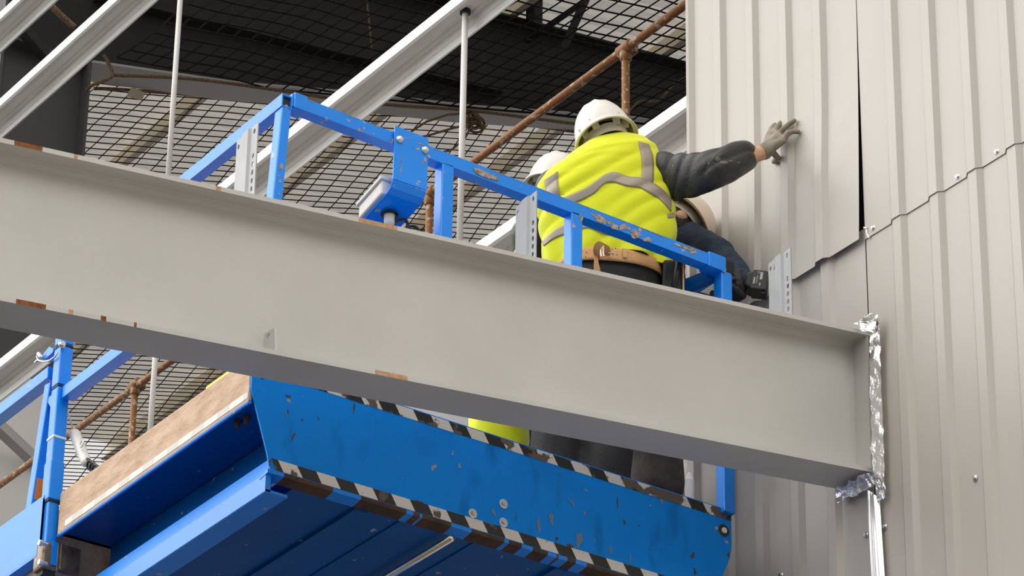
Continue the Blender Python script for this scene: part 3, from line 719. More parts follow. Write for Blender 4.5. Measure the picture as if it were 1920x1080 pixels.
def fpost(pxc, z1, name='rail_post', x=None, lean=0, chips=(), z0=None, wx=T):
    mb = MB(); x = ony(pxc, 440, YP).x if x is None else x
    mb.bar(V((x - lean, YP, z0 or DK - .02)), V((x, YP, z1)), wx, T, (0, 1, 0))
    for q in chips: mb.jag(frj, *q, mi=1, seed=4)
    return obj(name, mb, [M['blue'], M['chip']], lift, bevel=.004)
fpost(0, ZL - .022, x=XLR + .002, lean=.050, wx=.038, chips=((527, 312, 4, 9, .2), (523, 330, 2.5, 3, 0), (525, 340, 2.5, 4, 0), (523, 363, 1.6, 3, 0), (537, 200, 4, 4, 0)))
fpost(830, zr(6.0) - .02, z0=7.56); fpost(1074.5, zr(6.5) - .02, z0=7.56); fpost(1354, zr(7.3) - .02)
mb = MB(); p, q = ony(1345, 512, YP + .03), ony(1292, 552, YP + .03)
mb.bar(V((XR - .05, YP + .03, 8.09)), V((XR - .27, YP + .30, 7.98)), .03, .05); obj('rail_stay', mb, M['blueshade'], lift, bevel=.003)
# control box bracket
yb = YP - .032
f2 = lambda px, py: ony(px, py, yb)
tl, tr = f2(739, 252), f2(803, 283); bl, br_ = f2(735, 336), f2(797, 358)
t_ = V((0, -.006, 0))
mb = MB()
zb1 = (bl.z + br_.z) / 2
x0, x1 = (tl.x + bl.x) / 2, (tr.x + br_.x) / 2
pf = [(x0, zr(x0) + .045), (x1, zr(x1) + .045), (x1, zb1), (x0, zb1)]
mb.prism([(x, yb, z) for x, z in pf], t_)
sec = [(0, 0), (.012, -.022), (.035, -.036), (.205, -.078)]
for i in range(3):
    (ya, za), (yc, zc) = sec[i], sec[i + 1]
    mb.hexa([(x0, yb + ya - .004, zb1 + za - .004), (x1, yb + ya - .004, zb1 + za - .004), (x1, yb + yc, zb1 + zc - .006), (x0, yb + yc, zb1 + zc - .006),
             (x0, yb + ya, zb1 + za), (x1, yb + ya, zb1 + za), (x1, yb + yc, zb1 + zc), (x0, yb + yc, zb1 + zc)])
fj = lambda px, py: ony(px, py, yb - .0068)
for q in ((753, 300, 1.6, 8, .1), (752, 318, 1.4, 8, .15), (783, 279, 4, 3, .3), (797, 300, 2, 7, -.2), (792, 306, 2, 4, 0), (790, 270, 8, 1.6, .4), (800, 288, 2, 3, 0), (765, 260, 6, 1.2, .4)): mb.jag(fj, *q, mi=1, seed=5)
brk = obj('control_bracket', mb, [M['blue'], M['chip']], lift, bevel=.0015)
for q in ((749, 262), (796.5, 282)):
    p = ony(*q, yb - .006); mb = MB(); mb.tube([p, p + V((0, -.004, 0)), p + V((0, -.011, 0)), p + V((0, -.014, 0))], [.0145, .0145, .010, .004], 14); obj('bolt', mb, M['bolt'], brk, smooth=False)
# control box sits on the bracket's tray
mb = MB()
slope = (-.078 + .036) / (.205 - .035)
def bx(u, v, w):                                      # u along x, v into platform, w up from tray
    return V((x0 + u, yb + .05 + v, zb1 - .036 + slope * (v + .015) + w))
mb.hexa([bx(-.012, 0, .004), bx(.11, 0, .004), bx(.11, .15, .004), bx(-.012, .15, .004), bx(-.012, 0, .058), bx(.11, 0, .058), bx(.11, .15, .058), bx(-.012, .15, .058)])
box = obj('control_box', mb, M['boxwhite'], lift, bevel=.006)
mb = MB(); mb.hexa([bx(-.02, -.006, .058), bx(.118, -.006, .058), bx(.118, .157, .058), bx(-.02, .157, .058), bx(-.02, -.006, .072), bx(.118, -.006, .072), bx(.118, .157, .072), bx(-.02, .157, .072)]); obj('lid', mb, M['boxwhite'], box, bevel=.003)
pc = V(((x0 + x1) / 2 - .005, yb + .115, zb1 - .066))
mb = MB(); mb.tube([pc, pc - V((0, 0, .03)), pc - V((.0, .0, .05))], [.021, .020, .017], 16); obj('cable_gland', mb, M['boxwhite'], box, smooth=True)
mb = MB(); mb.tube([pc + V((0, 0, .0)), pc - V((0, 0, .004))], .031, 18); obj('gland_washer', mb, M['dark'], box)
mb = MB()
cp = [pc - V((0, 0, .045)), pc + V((.01, 0, -.075))] + [ony(px, py, yb + .1) for px, py in ((744, 402), (742, 414), (757, 411), (764, 418), (763, 428), (770, 424), (780, 426), (784, 433), (776, 440), (790, 450))]
sm = []
for i in range(len(cp) - 1):
    for k in range(5):
        a, b, c, d = cp[max(i - 1, 0)], cp[i], cp[i + 1], cp[min(i + 2, len(cp) - 1)]; t = k / 5
        sm.append(.5 * ((2 * b) + (c - a) * t + (2 * a - 5 * b + 4 * c - d) * t * t + (3 * b - a - 3 * c + d) * t ** 3))
mb.tube(sm, .0055, 8); obj('cable', mb, M['cable'], box, smooth=True)
# telescoping post at the rear of the main deck
XT = 5.335; YT = onx(104, 850, XT).y
def tpost(z0, z1, w, name='telescopic_post', m='blue'):
    mb = MB(); mb.bar(V((XT, YT, z0)), V((XT, YT, z1)), w, w, (0, 1, 0)); return obj(name, mb, M[m], lift, bevel=.004)
zc = lambda py: onx(104, py, XT).z
tpost(6.84, ZL, .044)
tpost(zc(662), ZL - .02, .053, 'post_sleeve'); tpost(zc(734), zc(668), .052, 'post_sleeve'); tpost(zc(870), zc(739), .050, 'post_sleeve'); tpost(zc(936), zc(868), .056, 'post_sleeve')
for py, w in ((665, .054), (736, .053), (938, .057)):
    mb = MB(); mb.bar(V((XT, YT, zc(py) - .004)), V((XT, YT, zc(py) + .003)), w - .004, w - .004, (0, 1, 0)); obj('joint_gap', mb, M['dark'], lift)
mb = MB(); mb.bar(V((XT, YT, zc(826) - .005)), V((XT, YT, zc(826) + .005)), .054, .054, (0, 1, 0)); obj('cable_tie', mb, M['whitecap'], lift, bevel=.002)
# leaning brace, its gusset and the orange reflector
b0, b1 = onx(99, 722, XT), onx(61, 968, XT)
mb = MB(); mb.bar(V((XT, b0.y, b0.z)), V((XT, b1.y, b1.z)), .046, .046, (1, 0, 0)); brc = obj('brace_post', mb, M['blue'], lift, bevel=.004)
mb = MB(); mb.prism([onx(86, 748, XT - .02), onx(101, 738, XT - .02), onx(101, 770, XT - .02), onx(94, 762, XT - .02)], (.04, 0, 0)); obj('gusset', mb, M['blue'], lift)
pr0, pr1 = onx(73, 922, XT), onx(67, 960, XT)
mb = MB(); q = b1 + (b0 - b1).normalized() * .055; q2 = b1 + (b0 - b1).normalized() * .135
mb.bar(V((XT + .0, q.y - .0235, q.z)), V((XT + .0, q2.y - .0235, q2.z)), .03, .001, (0, 1, 0)); obj('reflector', mb, M['orange'], brc)
# latch on the post top
lp = onx(108, 652, XT - .028); mb = MB(); mb.tube([lp + V((.0, -.03, 0)), lp + V((.0, -.045, 0))], .010, 12); mb.tube([lp + V((0, -.03, 0)), lp + V((0, -.034, 0))], .014, 12); obj('latch_bolt', mb, M['bolt'], lift)
l0 = onx(80, 672, XT - .02)
mb = MB(); mb.prism([onx(76, 670, XT - .02), onx(92, 650, XT - .02), onx(100, 654, XT - .02), onx(99, 660, XT - .02), onx(82, 676, XT - .02)], (.03, 0, 0)); obj('latch_arm', mb, M['blue'], lift)
mb = MB(); pts = [onx(a, b, XT - .035) for a, b in ((72, 663), (69, 669), (72, 676), (82, 678), (93, 676), (103, 669), (108, 661))]; mb.tube(pts, .0035, 6)
mb.tube([onx(72, 663, XT - .035), onx(79, 672, XT - .03)], .008, 10); mb.tube([onx(66, 680, XT - .035), onx(71, 676, XT - .035)], .006, 8); obj('latch_pin', mb, M['bolt'], lift, smooth=True)
# rusted socket under the post
mb = MB(); zt_, zb_ = zc(1012), zc(1062)
mb.bar(V((XT - .002, YT, zb_)), V((XT - .002, YT, zt_)), .074, .070, (0, 1, 0)); sk = obj('post_socket', mb, M['bareplate'], lift, bevel=.012)
mb = MB(); mb.box((XT + .03, YT - .045, zb_ + .008), (XT + .11, YT - .037, zt_ - .004)); mb.box((XT + .02, YT - .04, zb_), (XT + .03, YT + .03, zt_)); obj('socket_flange', mb, M['bareplate'], sk, bevel=.002)
mb = MB(); mb.bar(V((XT + .012, YT - .037, zb_ + .02)), V((XT + .012, YT - .037, zt_)), .026, .004, (0, 1, 0)); obj('paint_strip', mb, M['blue'], sk)
for py in (1020, 1056):
    p = onx(84, py, XT - .04); mb = MB(); mb.tube([p + V((.01, 0, 0)), p - V((.018, 0, 0)), p - V((.022, 0, 0))], [.007, .007, .004], 10); mb.tube([p - V((.012, 0, 0)), p - V((.024, 0, 0))], .011, 6); obj('socket_bolt', mb, M['bolt'], sk)
mb = MB(); mb.bar(V((XT, YT, zb_ - .018)), V((XT, YT, zb_)), .05, .05, (0, 1, 0)); obj('post_end', mb, M['dark'], sk)
# extension deck toe plate
mb = MB(); xe = 5.305; ye0, ye1 = onx(78, 985, xe).y, 12.6
zt_ = 7.150; zf = onx(40, 1040, xe).z
mb.box((xe, ye0, zf), (xe + .006, ye1, zt_)); mb.hexa([(xe - .010, ye0, zf - .055), (xe - .004, ye0, zf - .055), (xe - .004, ye1, zf - .055), (xe - .010, ye1, zf - .055), (xe - .010, ye0, zf), (xe + .006, ye0, zf + .004), (xe + .006, ye1, zf + .004), (xe - .010, ye1, zf)])
mb.box((xe - .010, ye0, zf - .061), (xe + .06, ye1, zf - .054)); mb.box((xe, ye0, zf), (xe + .05, ye0 + .006, zt_ - .01))
obj('extension_toe_plate', mb, M['blue'], lift)
mb = MB(); mb.box((xe + .04, ye0 + .02, zf - .09), (XR - .1, ye1, zf - .03)); mb.box((xe + .06, ye0 + .02, zf - .03), (XR - .1, ye1, DK - .01)); obj('extension_deck', mb, M['brown'], lift)
for xa in (XLR - .02, XR - .14):
    mb = MB(); mb.box((xa, 12.5, DK), (xa + .04, 12.54, 7.68)); obj('rear_post', mb, M['blue'], lift)
obj('right_rail', right_rail, M['blue'], lift)
for y in (10.1, 10.78):
    mb = MB(); mb.box((XR - .06, y - .02, DK), (XR - .02, y + .02, 8.12)); obj('right_post', mb, M['blue'], lift)
# scissor stack and chassis below the picture
mb = MB()
for xs in (5.6, 7.05):
    for k in range(4):
        z0 = 1.05 + k * 1.4; z1 = z0 + 1.4
        obj('scissor_arm', (lambda q: (q.bar(V((xs, 10.95, z0)), V((xs, 12.5, z1)), .05, .12), q)[1])(MB()), M['blueshade'], lift); obj('scissor_arm', (lambda q: (q.bar(V((xs + .07, 12.5, z0)), V((xs + .07, 10.95, z1)), .05, .12), q)[1])(MB()), M['blueshade'], lift)
mb = MB(); mb.box((5.5, 9.45, .5), (7.25, 12.4, 1.05)); obj('chassis', mb, M['blue'], lift, bevel=.02)
for x in (5.45, 7.05):
    for y in (9.9, 11.95):
        mb = MB(); mb.tube([(x, y, .42), (x + .04, y, .42), (x + .22, y, .42), (x + .26, y, .42)], [.36, .42, .42, .36], 28); obj('wheel', mb, M['dark'], lift, smooth=False)

# things lying or hanging by the platform
mb = MB(); p, q = onx(394, 716, XL + .03), onx(433, 690, XL + .03); mb.box((XL + .015, min(p.y, q.y) - .05, DK + .001), (XL + .05, max(p.y, q.y), 7.178))
tag(obj('yellow_bar', mb, M['yellow']), 'short yellow bar lying on the top edge of the brown toe board', 'bar')
ln = empty('lanyard', onx(150, 840, XL + .02), 'white capsule-shaped lanyard with black coil hanging beside the blue post', 'lanyard')
XH = XL + .05
c0, c1 = onx(141, 815, XH), onx(161, 866, XH)
mb = MB(); mb.capsule(c0, .0215, c1, .0195, 16); lb = obj('casing', mb, M['whitecap'], ln, smooth=True)
mb = MB(); mb.tube([onx(118, 744, XH - .03), onx(128, 775, XH - .01), onx(138, 808, XH)], .0028, 6); obj('cord', mb, M['boxwhite'], ln, smooth=True)
mb = MB(); ax = (c1 - c0).normalized(); u = ax.orthogonal().normalized(); w = ax.cross(u); ax2 = (onx(184, 884, XH) - onx(163, 868, XH))
pts = [onx(163, 868, XH) + ax2 * (k / 48) + (V((0, 1, 0)) * math.cos(k * .55) + V((-.3, 0, 1)) * math.sin(k * .55)) * .017 for k in range(49)]
mb.tube(pts, .0045, 7); obj('coil', mb, M['cable'], ln, smooth=True)
# ring, knob on casing
mb = MB(); p = onx(153, 832, XH - .022); mb.tube([p + V((0, math.cos(a) * .013, math.sin(a) * .013)) for a in [2 * math.pi * k / 16 for k in range(17)]], .003, 6); obj('ring', mb, M['whitecap'], ln)
mb = MB(); rr = [onx(*q, XH + .35) for q in ((163, 858), (178, 845), (215, 850), (200, 870), (175, 866))]
mb.prism([(XL + .15, 10.35, DK + .001), (XL + .42, 10.35, DK + .001), (XL + .42, 10.7, DK + .001), (XL + .15, 10.7, DK + .001)], (0, 0, .05))
tag(obj('white_packet', mb, M['polythene'], bevel=.01), 'white packet lying on the deck behind the lanyard', 'packet')
p = ond(800, 790, 12.15); mb = MB()
mb.hexa([(p.x - .26, p.y, DK + .001), (p.x + .20, p.y, DK + .001), (p.x + .20, p.y + .015, DK + .001), (p.x - .26, p.y + .015, DK + .001), (p.x - .26, p.y + .03, DK + .66), (p.x + .20, p.y + .03, DK + .66), (p.x + .20, p.y + .045, DK + .66), (p.x - .26, p.y + .045, DK + .66)])
tag(obj('white_board', mb, M['polythene']), 'white board standing on the deck left of the yellow vest hem', 'board')
mb = MB(); p = onx(1293, 912, 7.28); mb.tube([(7.28, p.y, DK + .001), (7.28, p.y, DK + .16), (7.28, p.y, DK + .19)], [.017, .017, .008], 12)
tag(obj('white_tube', mb, M['polythene'], smooth=False), 'thin white tube upright on the deck beside the dusty trouser leg', 'tube')
#PEOPLE
# ------------------------------------------------------------------ people
def cr(pts, t):                                       # Catmull-Rom through list of vectors/tuples, t in 0..1
    n = len(pts) - 1; x = min(max(t, 0), 1) * n; i = min(int(x), n - 1); u = x - i
    g = lambda k: pts[min(max(k, 0), n)]
    a, b, c, d = g(i - 1), g(i), g(i + 1), g(i + 2)
    return .5 * ((2 * b) + (c - a) * u + (2 * a - 5 * b + 4 * c - d) * u * u + (3 * b - a - 3 * c + d) * u ** 3)
def loft(rings, D, nu=72, nv=60, wr=None, hem=None, power=2.3, cap=(True, True), mb=None):
    """rings: (left px, right px, half depth, depth offset). Horizontal-ish elliptical sections between two silhouette points."""
    C = []; A = []; B = []
    for r in rings:
        (lx, ly), (rx_, ry), b = r[:3]; df = r[3] if len(r) > 3 else 0
        pl_, pr_ = ond(lx, ly, D + df), ond(rx_, ry, D + df)
        C.append((pl_ + pr_) / 2); A.append((pr_ - pl_) / 2); B.append(V((b, 0, 0)))
    mb = mb or MB(); o = len(mb.v)
    for j in range(nv + 1):
        t = j / nv; c, a, b = cr(C, t), cr(A, t), cr(B, t).x
        for i in range(nu):
            th = 2 * math.pi * i / nu; ct, st = math.cos(th), math.sin(th)
            ex = 2 / power
            x = math.copysign(abs(ct) ** ex, ct); y = math.copysign(abs(st) ** ex, st)
            n = (a.normalized() * ct + FH * st)
            p = c + a * x + FH * (b * y)
            if hem: p = p + V((0, 0, hem(t, -st)))
            if wr: p = p + n * wr(p, t, th)
            mb.v.append(p)
    for j in range(nv):
        for i in range(nu):
            a = o + j * nu + i; b = o + j * nu + (i + 1) % nu; mb.f.append([a, b, b + nu, a + nu]); mb.m.append(mb.cur)
    if cap[0]: mb.f.append([o + i for i in range(nu)]); mb.m.append(mb.cur)
    if cap[1]: mb.f.append([o + nv * nu + i for i in range(nu)][::-1]); mb.m.append(mb.cur)
    return mb
def bvh(mb): return BVHTree.FromPolygons([tuple(p) for p in mb.v], [tuple(f) for f in mb.f])
def decal(tree, pa, pb, n=30, m=5, off=.004):
    """strip between two pixel polylines, laid on the surface the camera-side ray meets"""
    pa = [V((*p, 0)) for p in pa]; pb = [V((*p, 0)) for p in pb]; mb = MB()
    for j in range(n + 1):
        for i in range(m + 1):
            q = cr(pa, j / n) * (1 - i / m) + cr(pb, j / n) * (i / m)
            d = ray(q.x, q.y); hit = tree.ray_cast(CAM, d)
            if hit[0] is None:
                hit = tree.find_nearest(CAM + d * 14.2)
                p, nn = hit[0], hit[1]
            else: p, nn = hit[0], hit[1]
            if nn.dot(d) > 0: nn = -nn
            mb.v.append(p + nn * off)
    for j in range(n):
        for i in range(m):
            a = j * (m + 1) + i; mb.f.append([a, a + 1, a + m + 2, a + m + 1]); mb.m.append(0)
    return mb
def folds(p, ang, f1, f2, seed=0):
    u = p.dot(RH); z = p.z; s = -u * math.sin(ang) + z * math.cos(ang); l = u * math.cos(ang) + z * math.sin(ang)
    n = noise.noise(V((s * f1, l * f2, seed))); return (1 - abs(n) * 2.2)
def crease(p, ang, f, f2, seed=0, wob=.9):            # soft ridges with sharp valleys
    u = p.dot(RH); z = p.z; s = -u * math.sin(ang) + z * math.cos(ang); l = u * math.cos(ang) + z * math.sin(ang)
    t = s * f + wob * noise.noise(V((l * f2, s * f * .35, seed)))
    k = .5 + .5 * noise.noise(V((s * f * .6, l * f2 * .8, seed + 20)))
    return (abs(math.sin(math.pi * t)) ** .6 - .7) * min(1, max(0, k * 1.6 - .25))
def body(name, J, label, foot):
    """J: joints -> one continuous skin surface"""
    mb = MB(); c = mb.capsule
    hc, up, fw, sd = J['head'], J['hup'], J['hfw'], J['hup'].cross(J['hfw']).normalized()
    mb.ellipsoid(hc + up * .02, sd * .076, fw * .095, up * .105); mb.ellipsoid(hc - up * .06 + fw * .02, sd * .058, fw * .072, up * .065)
    mb.ellipsoid(hc + fw * .098 - up * .015, sd * .014, fw * .022, up * .022)                 # nose
    mb.ellipsoid(hc + fw * .088 - up * .058, sd * .024, fw * .010, up * .010)                 # lips
    mb.ellipsoid(hc + fw * .085 + up * .03, sd * .05, fw * .012, up * .012)                   # brow
    for s in (-1, 1): mb.ellipsoid(hc + sd * .080 * s - up * .01 - fw * .01, sd * .012, fw * .022, up * .034)
    c(hc - up * .05 - fw * .01, .056, J['neck'], .062)
    c(J['neck'], .065, J['chest'], .125); c(J['chest'], .125, J['pelvis'], .115)
    for s in ('l', 'r'):
        c(J['neck'], .06, J['sh' + s], .058); c(J['sh' + s], .052, J['el' + s], .042); c(J['el' + s], .042, J['wr' + s], .030)
        c(J['pelvis'], .10, J['hi' + s], .095); c(J['hi' + s], .085, J['kn' + s], .055); c(J['kn' + s], .055, J['an' + s], .040)
        c(J['an' + s], .042, J['an' + s] + J['ffw'] * .15 - V((0, 0, .04)), .032)
    o = obj(name, mb, M['skin'], loc=foot); remesh(o, .011, 3)
    return tag(o, label, 'person')
def helmet(par, c, up, fw, m, name='hard_hat', peak=.045, a=.112, b=.138, h=.158, chin=True):
    sd = fw.cross(up).normalized(); fw = up.cross(sd).normalized(); mb = MB(); nu, nv = 48, 14
    def P(u, t):                                      # u around, t 0 rim .. 1 crown
        e = math.pi / 2 * t
        r = math.cos(e) ** .85; z = h * math.sin(e)
        x = a * r * math.cos(u); y = b * r * math.sin(u)
        if t > .25:
            for xo, g in ((0, .006), (.042, .003), (-.042, .003)): z += g * math.exp(-((x - xo) / .010) ** 2) * min(1, (t - .25) * 3)
        return c + sd * x + fw * y + up * z
    o = 0
    for ring in range(3):                             # brim lip rings
        ext = (.014, .012, .004)[ring]; dz = (-.010, -.002, .0)[ring]
        for i in range(nu):
            u = 2 * math.pi * i / nu; k = max(0, math.sin(u)) ** 3 * peak * (1 if ring < 2 else .15)
            mb.v.append(c + sd * (a + ext) * math.cos(u) + fw * ((b + ext + k) * math.sin(u)) + up * (dz - k * .35))
    for j in range(nv):
        for i in range(nu): mb.v.append(P(2 * math.pi * i / nu, j / nv))
    mb.v.append(P(0, 1.0))
    nr = nv + 3
    for j in range(nr - 1):
        for i in range(nu): mb.f.append([j * nu + i, j * nu + (i + 1) % nu, (j + 1) * nu + (i + 1) % nu, (j + 1) * nu + i]); mb.m.append(0)
    for i in range(nu): mb.f.append([(nr - 1) * nu + i, (nr - 1) * nu + (i + 1) % nu, nr * nu]); mb.m.append(0)
    hat = obj(name, mb, m, par, smooth=True, solid=.004)
    s = MB(); n = 40                                  # headband and hanging straps
    for zz in (-.028, .012):
        for i in range(n): u = 2 * math.pi * i / n; s.v.append(c + sd * .086 * math.cos(u) + fw * .106 * math.sin(u) + up * (zz + .012 * math.sin(u)))
    for i in range(n): s.f.append([i, (i + 1) % n, n + (i + 1) % n, n + i]); s.m.append(0)
    for u in (-2.55, -2.0, -1.1, -.6):
        q = c + sd * .09 * math.cos(u) + fw * .110 * math.sin(u); q2 = c + sd * (a - .006) * math.cos(u) + fw * (b - .006) * math.sin(u) + up * .028
        s.bar(q + up * -.01, q2, .026, .003, tuple(fw))
    obj('headband', s, M['harness'], hat, solid=.003)
    if not chin: return hat
    k = MB(); k.tube([c + sd * (a - .008) * sg + fw * .01 for sg in (1,)] + [c + sd * .088 - up * .06 + fw * .03, c - up * .128 + fw * .05, c - sd * .088 - up * .06 + fw * .03, c - sd * (a - .008) + fw * .01], .004, 6)
    obj('chin_strap', k, M['harness'], hat, smooth=True)
    return hat
def hand(par, name, m, wrist, palm, fingers, thumb, rad=.0092, vox=.0042, cuff=None):
    mb = MB(); c = mb.capsule
    for k in palm: c(wrist, .026, k, .0135)
    for i in range(len(palm) - 1): c(palm[i], .0135, palm[i + 1], .0135); c((wrist + palm[i]) / 2, .018, (wrist + palm[i + 1]) / 2, .018)
    for ch in fingers + [thumb]:
        rr = rad * (1.12 if ch is thumb else 1)
        for i in range(len(ch) - 1): c(ch[i], rr * (1.1 - .06 * i), ch[i + 1], rr * (1.04 - .06 * i), 12)
    if cuff is not None: c(wrist, .031, cuff, .033, 18)
    o = obj(name, mb, m, par); remesh(o, vox, 3); return o
def limb(mb, pts, rad, n=16):
    for i in range(len(pts) - 1): mb.capsule(pts[i], rad[i], pts[i + 1], rad[i + 1], n)
def simple_fist(par, m, w, d, s, u):                  # loosely closed hand: w wrist, d finger direction, s thumb side, u back of hand
    palm = [w + d * .085 + s * (.030 - .020 * k) for k in range(4)]
    fing = []
    for k, p in enumerate(palm):
        L = (.9, 1, .95, .8)[k]; fing.append([p, p + d * .030 * L - u * .018, p + d * .026 * L - u * .046, p + d * .004 - u * .05])
    th = [w + d * .03 + s * .03, w + d * .06 + s * .052 - u * .015, w + d * .085 + s * .042 - u * .035]
    return hand(par, 'glove', m, w, palm, fing, th, cuff=w - d * .03)

# ---- worker one: back to us, arm stretched to the wall
D1 = 11.957
Q = lambda px, py, df=0.0: ond(px, py, D1 + df)
rot = lambda ang: (RH * math.cos(ang) + ZZ * math.sin(ang), -RH * math.sin(ang) + ZZ * math.cos(ang))
sdv, upv = rot(math.radians(18))
pit = math.radians(-7); fwv = FH * math.cos(pit) + upv * math.sin(pit); upv = upv * math.cos(pit) - FH * math.sin(pit)
rim = Q(1136, 263, .045)
foot1 = Q(1130, 938); foot1.z = DK
wr3 = onx(1430, 286, XW - .105)
el3 = Q(1335, 318, -.14)
hipz = Q(1138, 520)
J = dict(head=rim - upv * .035, hup=upv, hfw=fwv, neck=Q(1150, 292, .02), chest=Q(1140, 380), pelvis=hipz, shl=Q(1035, 352, .02), shr=Q(1228, 318, .0), ell=Q(1000, 480, .2), wrl=Q(1040, 560, .38),
         elr=el3, wrr=wr3, hil=Q(1092, 570), hir=Q(1190, 575), knl=Q(1056, 745, -.02), knr=Q(1150, 750, -.02), anl=Q(1036, 905), anr=Q(1132, 912), ffw=FH)
w1 = body('person', J, 'person in yellow hi-vis vest and white hard hat reaching a hand to the wall', foot1)
def wr_vest(p, t, th):
    low = max(0, min(1, (t - .22) / .3)); near = 1
    a = .026 * crease(p, math.radians(38), 12, 2.0, 1.7) * low + .008 * folds(p, math.radians(15), 20, 4, 5.1) * (1 - low) * min(1, t * 4)
    if t > .78: a += .010 * (t - .78) / .22 * math.sin(th * 9 + 2 * math.sin(th * 2))
    return a
vest_rings = [((1112, 264), (1186, 259), .055, .03), ((1088, 283), (1213, 268), .085, .015), ((1050, 313), (1233, 287), .108), ((1012, 344), (1243, 318), .122), ((1008, 380), (1254, 352), .130),
              ((1011, 420), (1265, 393), .132), ((1015, 455), (1267, 432), .130), ((1019, 488), (1263, 472), .126), ((1026, 520), (1253, 516), .122)]
vm = loft(vest_rings, D1, 96, 84, wr_vest, hem=lambda t, nr: (.048 * max(0, nr) ** 1.6 * max(0, (t - .62) / .38) ** 1.5), cap=(False, False))
vest = obj('hi_vis_vest', vm, M['hivis'], w1, smooth=True, solid=.003)
vt = bvh(vm)
def stripe(pa, pb, n=30): obj('reflective_stripe', decal(vt, pa, pb, n), M['tapegrey'], vest, smooth=True, solid=.0015)
stripe([(1022, 338), (1024, 358), (1029, 380), (1034, 400)], [(1046, 322), (1047, 342), (1050, 362), (1053, 374)])
stripe([(1196, 266), (1201, 290), (1203, 312), (1202, 336)], [(1215, 271), (1223, 292), (1225, 318), (1224, 344)])
stripe([(1032, 379), (1060, 370), (1100, 352), (1135, 328), (1156, 324), (1178, 332), (1202, 334), (1224, 344), (1244, 358), (1258, 376)],
       [(1026, 398), (1070, 384), (1110, 366), (1132, 346), (1150, 343), (1176, 350), (1196, 352), (1216, 362), (1238, 376), (1257, 397)], 50)
stripe([(1018, 453), (1034, 438), (1050, 426), (1072, 420), (1100, 422), (1130, 432), (1158, 440)], [(1021, 462), (1036, 450), (1054, 442), (1072, 438), (1100, 428), (1128, 438), (1156, 445)], 30)
stripe([(1142, 412), (1152, 408), (1164, 414), (1180, 424), (1196, 432), (1206, 440)], [(1142, 424), (1152, 420), (1162, 426), (1178, 436), (1192, 444), (1200, 450)], 20)
stripe([(1250, 401), (1262, 399)], [(1251, 410), (1263, 408)], 6)
# black jacket: stretched right sleeve, hidden left sleeve
def loft_limb(rings, nu=44, nv=60, wr=None, cap=(True, True)):
    """rings: (top px, bottom px, depth offset, half thickness)"""
    mb = MB(); C = []; A = []; B = []
    for (tp, bp, df, b) in rings:
        a_, b_ = (Q(*tp, df), Q(*bp, df)); C.append((a_ + b_) / 2); A.append((a_ - b_) / 2); B.append(V((b, 0, 0)))
    for j in range(nv + 1):
        t = j / nv; c, a, b = cr(C, t), cr(A, t), cr(B, t).x
        for i in range(nu):
            th = 2 * math.pi * i / nu; n = a.normalized() * math.sin(th) + FH * math.cos(th)
            p = c + a * math.sin(th) + FH * (b * math.cos(th))
            if wr: p = p + n * wr(p, t, th)
            mb.v.append(p)
    for j in range(nv):
        for i in range(nu): a = j * nu + i; b = j * nu + (i + 1) % nu; mb.f.append([a, b, b + nu, a + nu]); mb.m.append(0)
    if cap[0]: mb.f.append(list(range(nu))); mb.m.append(0)
    if cap[1]: mb.f.append(list(range(nv * nu, nv * nu + nu))[::-1]); mb.m.append(0)
    return mb
dwr = wr3.dot(FH) - D1
def wr_sl(p, t, th):
    u = p.dot(RH)
    a = .030 * crease(p, math.radians(66), 19, 4, 2.2, 1.2) * max(0, 1 - t * 1.5) + .028 * crease(p, math.radians(44), 14, 4, 7.7, 1.1) * max(0, min(1, (t - .3) * 3)) - .004
    return a * min(1, t * 7)
sl = loft_limb([((1180, 290), (1226, 352), .02, .06), ((1240, 288), (1256, 374), -.02, .082), ((1270, 290), (1282, 371), -.06, .078), ((1305, 288), (1318, 364), -.11, .072), ((1340, 280), (1354, 349), -.135, .068),
                ((1372, 268), (1386, 335), -.10, .066), ((1398, 266), (1408, 318), -.06, .055), ((1413, 275), (1420, 306), dwr - .01, .036), ((1414, 281), (1420, 300), dwr, .026)], 56, 84, wr_sl)
for (cx_, cy_, rx_, ry_) in ((1356, 303, 9, 6), (1370, 299, 6, 3), (1352, 292, 5, 8), (1342, 285, 4, 4)):
    pass
jk = obj('jacket', sl, M['jacket'], w1, smooth=True)
tr_ = bvh(sl)
for k, (cx_, cy_, rx_, ry_) in enumerate(((1357, 305, 8, 4), (1346, 299, 5, 6), (1370, 302, 4, 2), (1329, 307, 2, 2), (1384, 305, 3, 3), (1262, 312, 2, 4))):
    rd = random.Random(k); pa = []; pb = []
    for i in range(6): x = cx_ - rx_ + 2 * rx_ * i / 5; hgt = ry_ * math.sin(math.pi * (i + .3) / 5.6) * rd.uniform(.6, 1.2); pa.append((x, cy_ - hgt)); pb.append((x, cy_ + hgt * .7))
    obj('dust_mark', decal(tr_, pa, pb, 12, 3, .0012), M['dust'], jk, smooth=True)
mb = MB(); limb(mb, [Q(1040, 352, .0), Q(1000, 480, .2), Q(1040, 555, .36)], [.075, .062, .045]); mb.capsule(Q(1140, 300, .02), .07, Q(1140, 440, .02), .105); mb.capsule(Q(1140, 440, .02), .118, Q(1140, 510, .02), .118); mb.capsule(Q(1100, 470, .01), .115, Q(1180, 475, .01), .115); o = obj('jacket_body', mb, M['jacket'], w1); remesh(o, .012)
simple_fist(w1, M['glove'], Q(1042, 562, .38), (Q(1075, 590, .45) - Q(1042, 562, .38)).normalized(), ZZ, -FH)
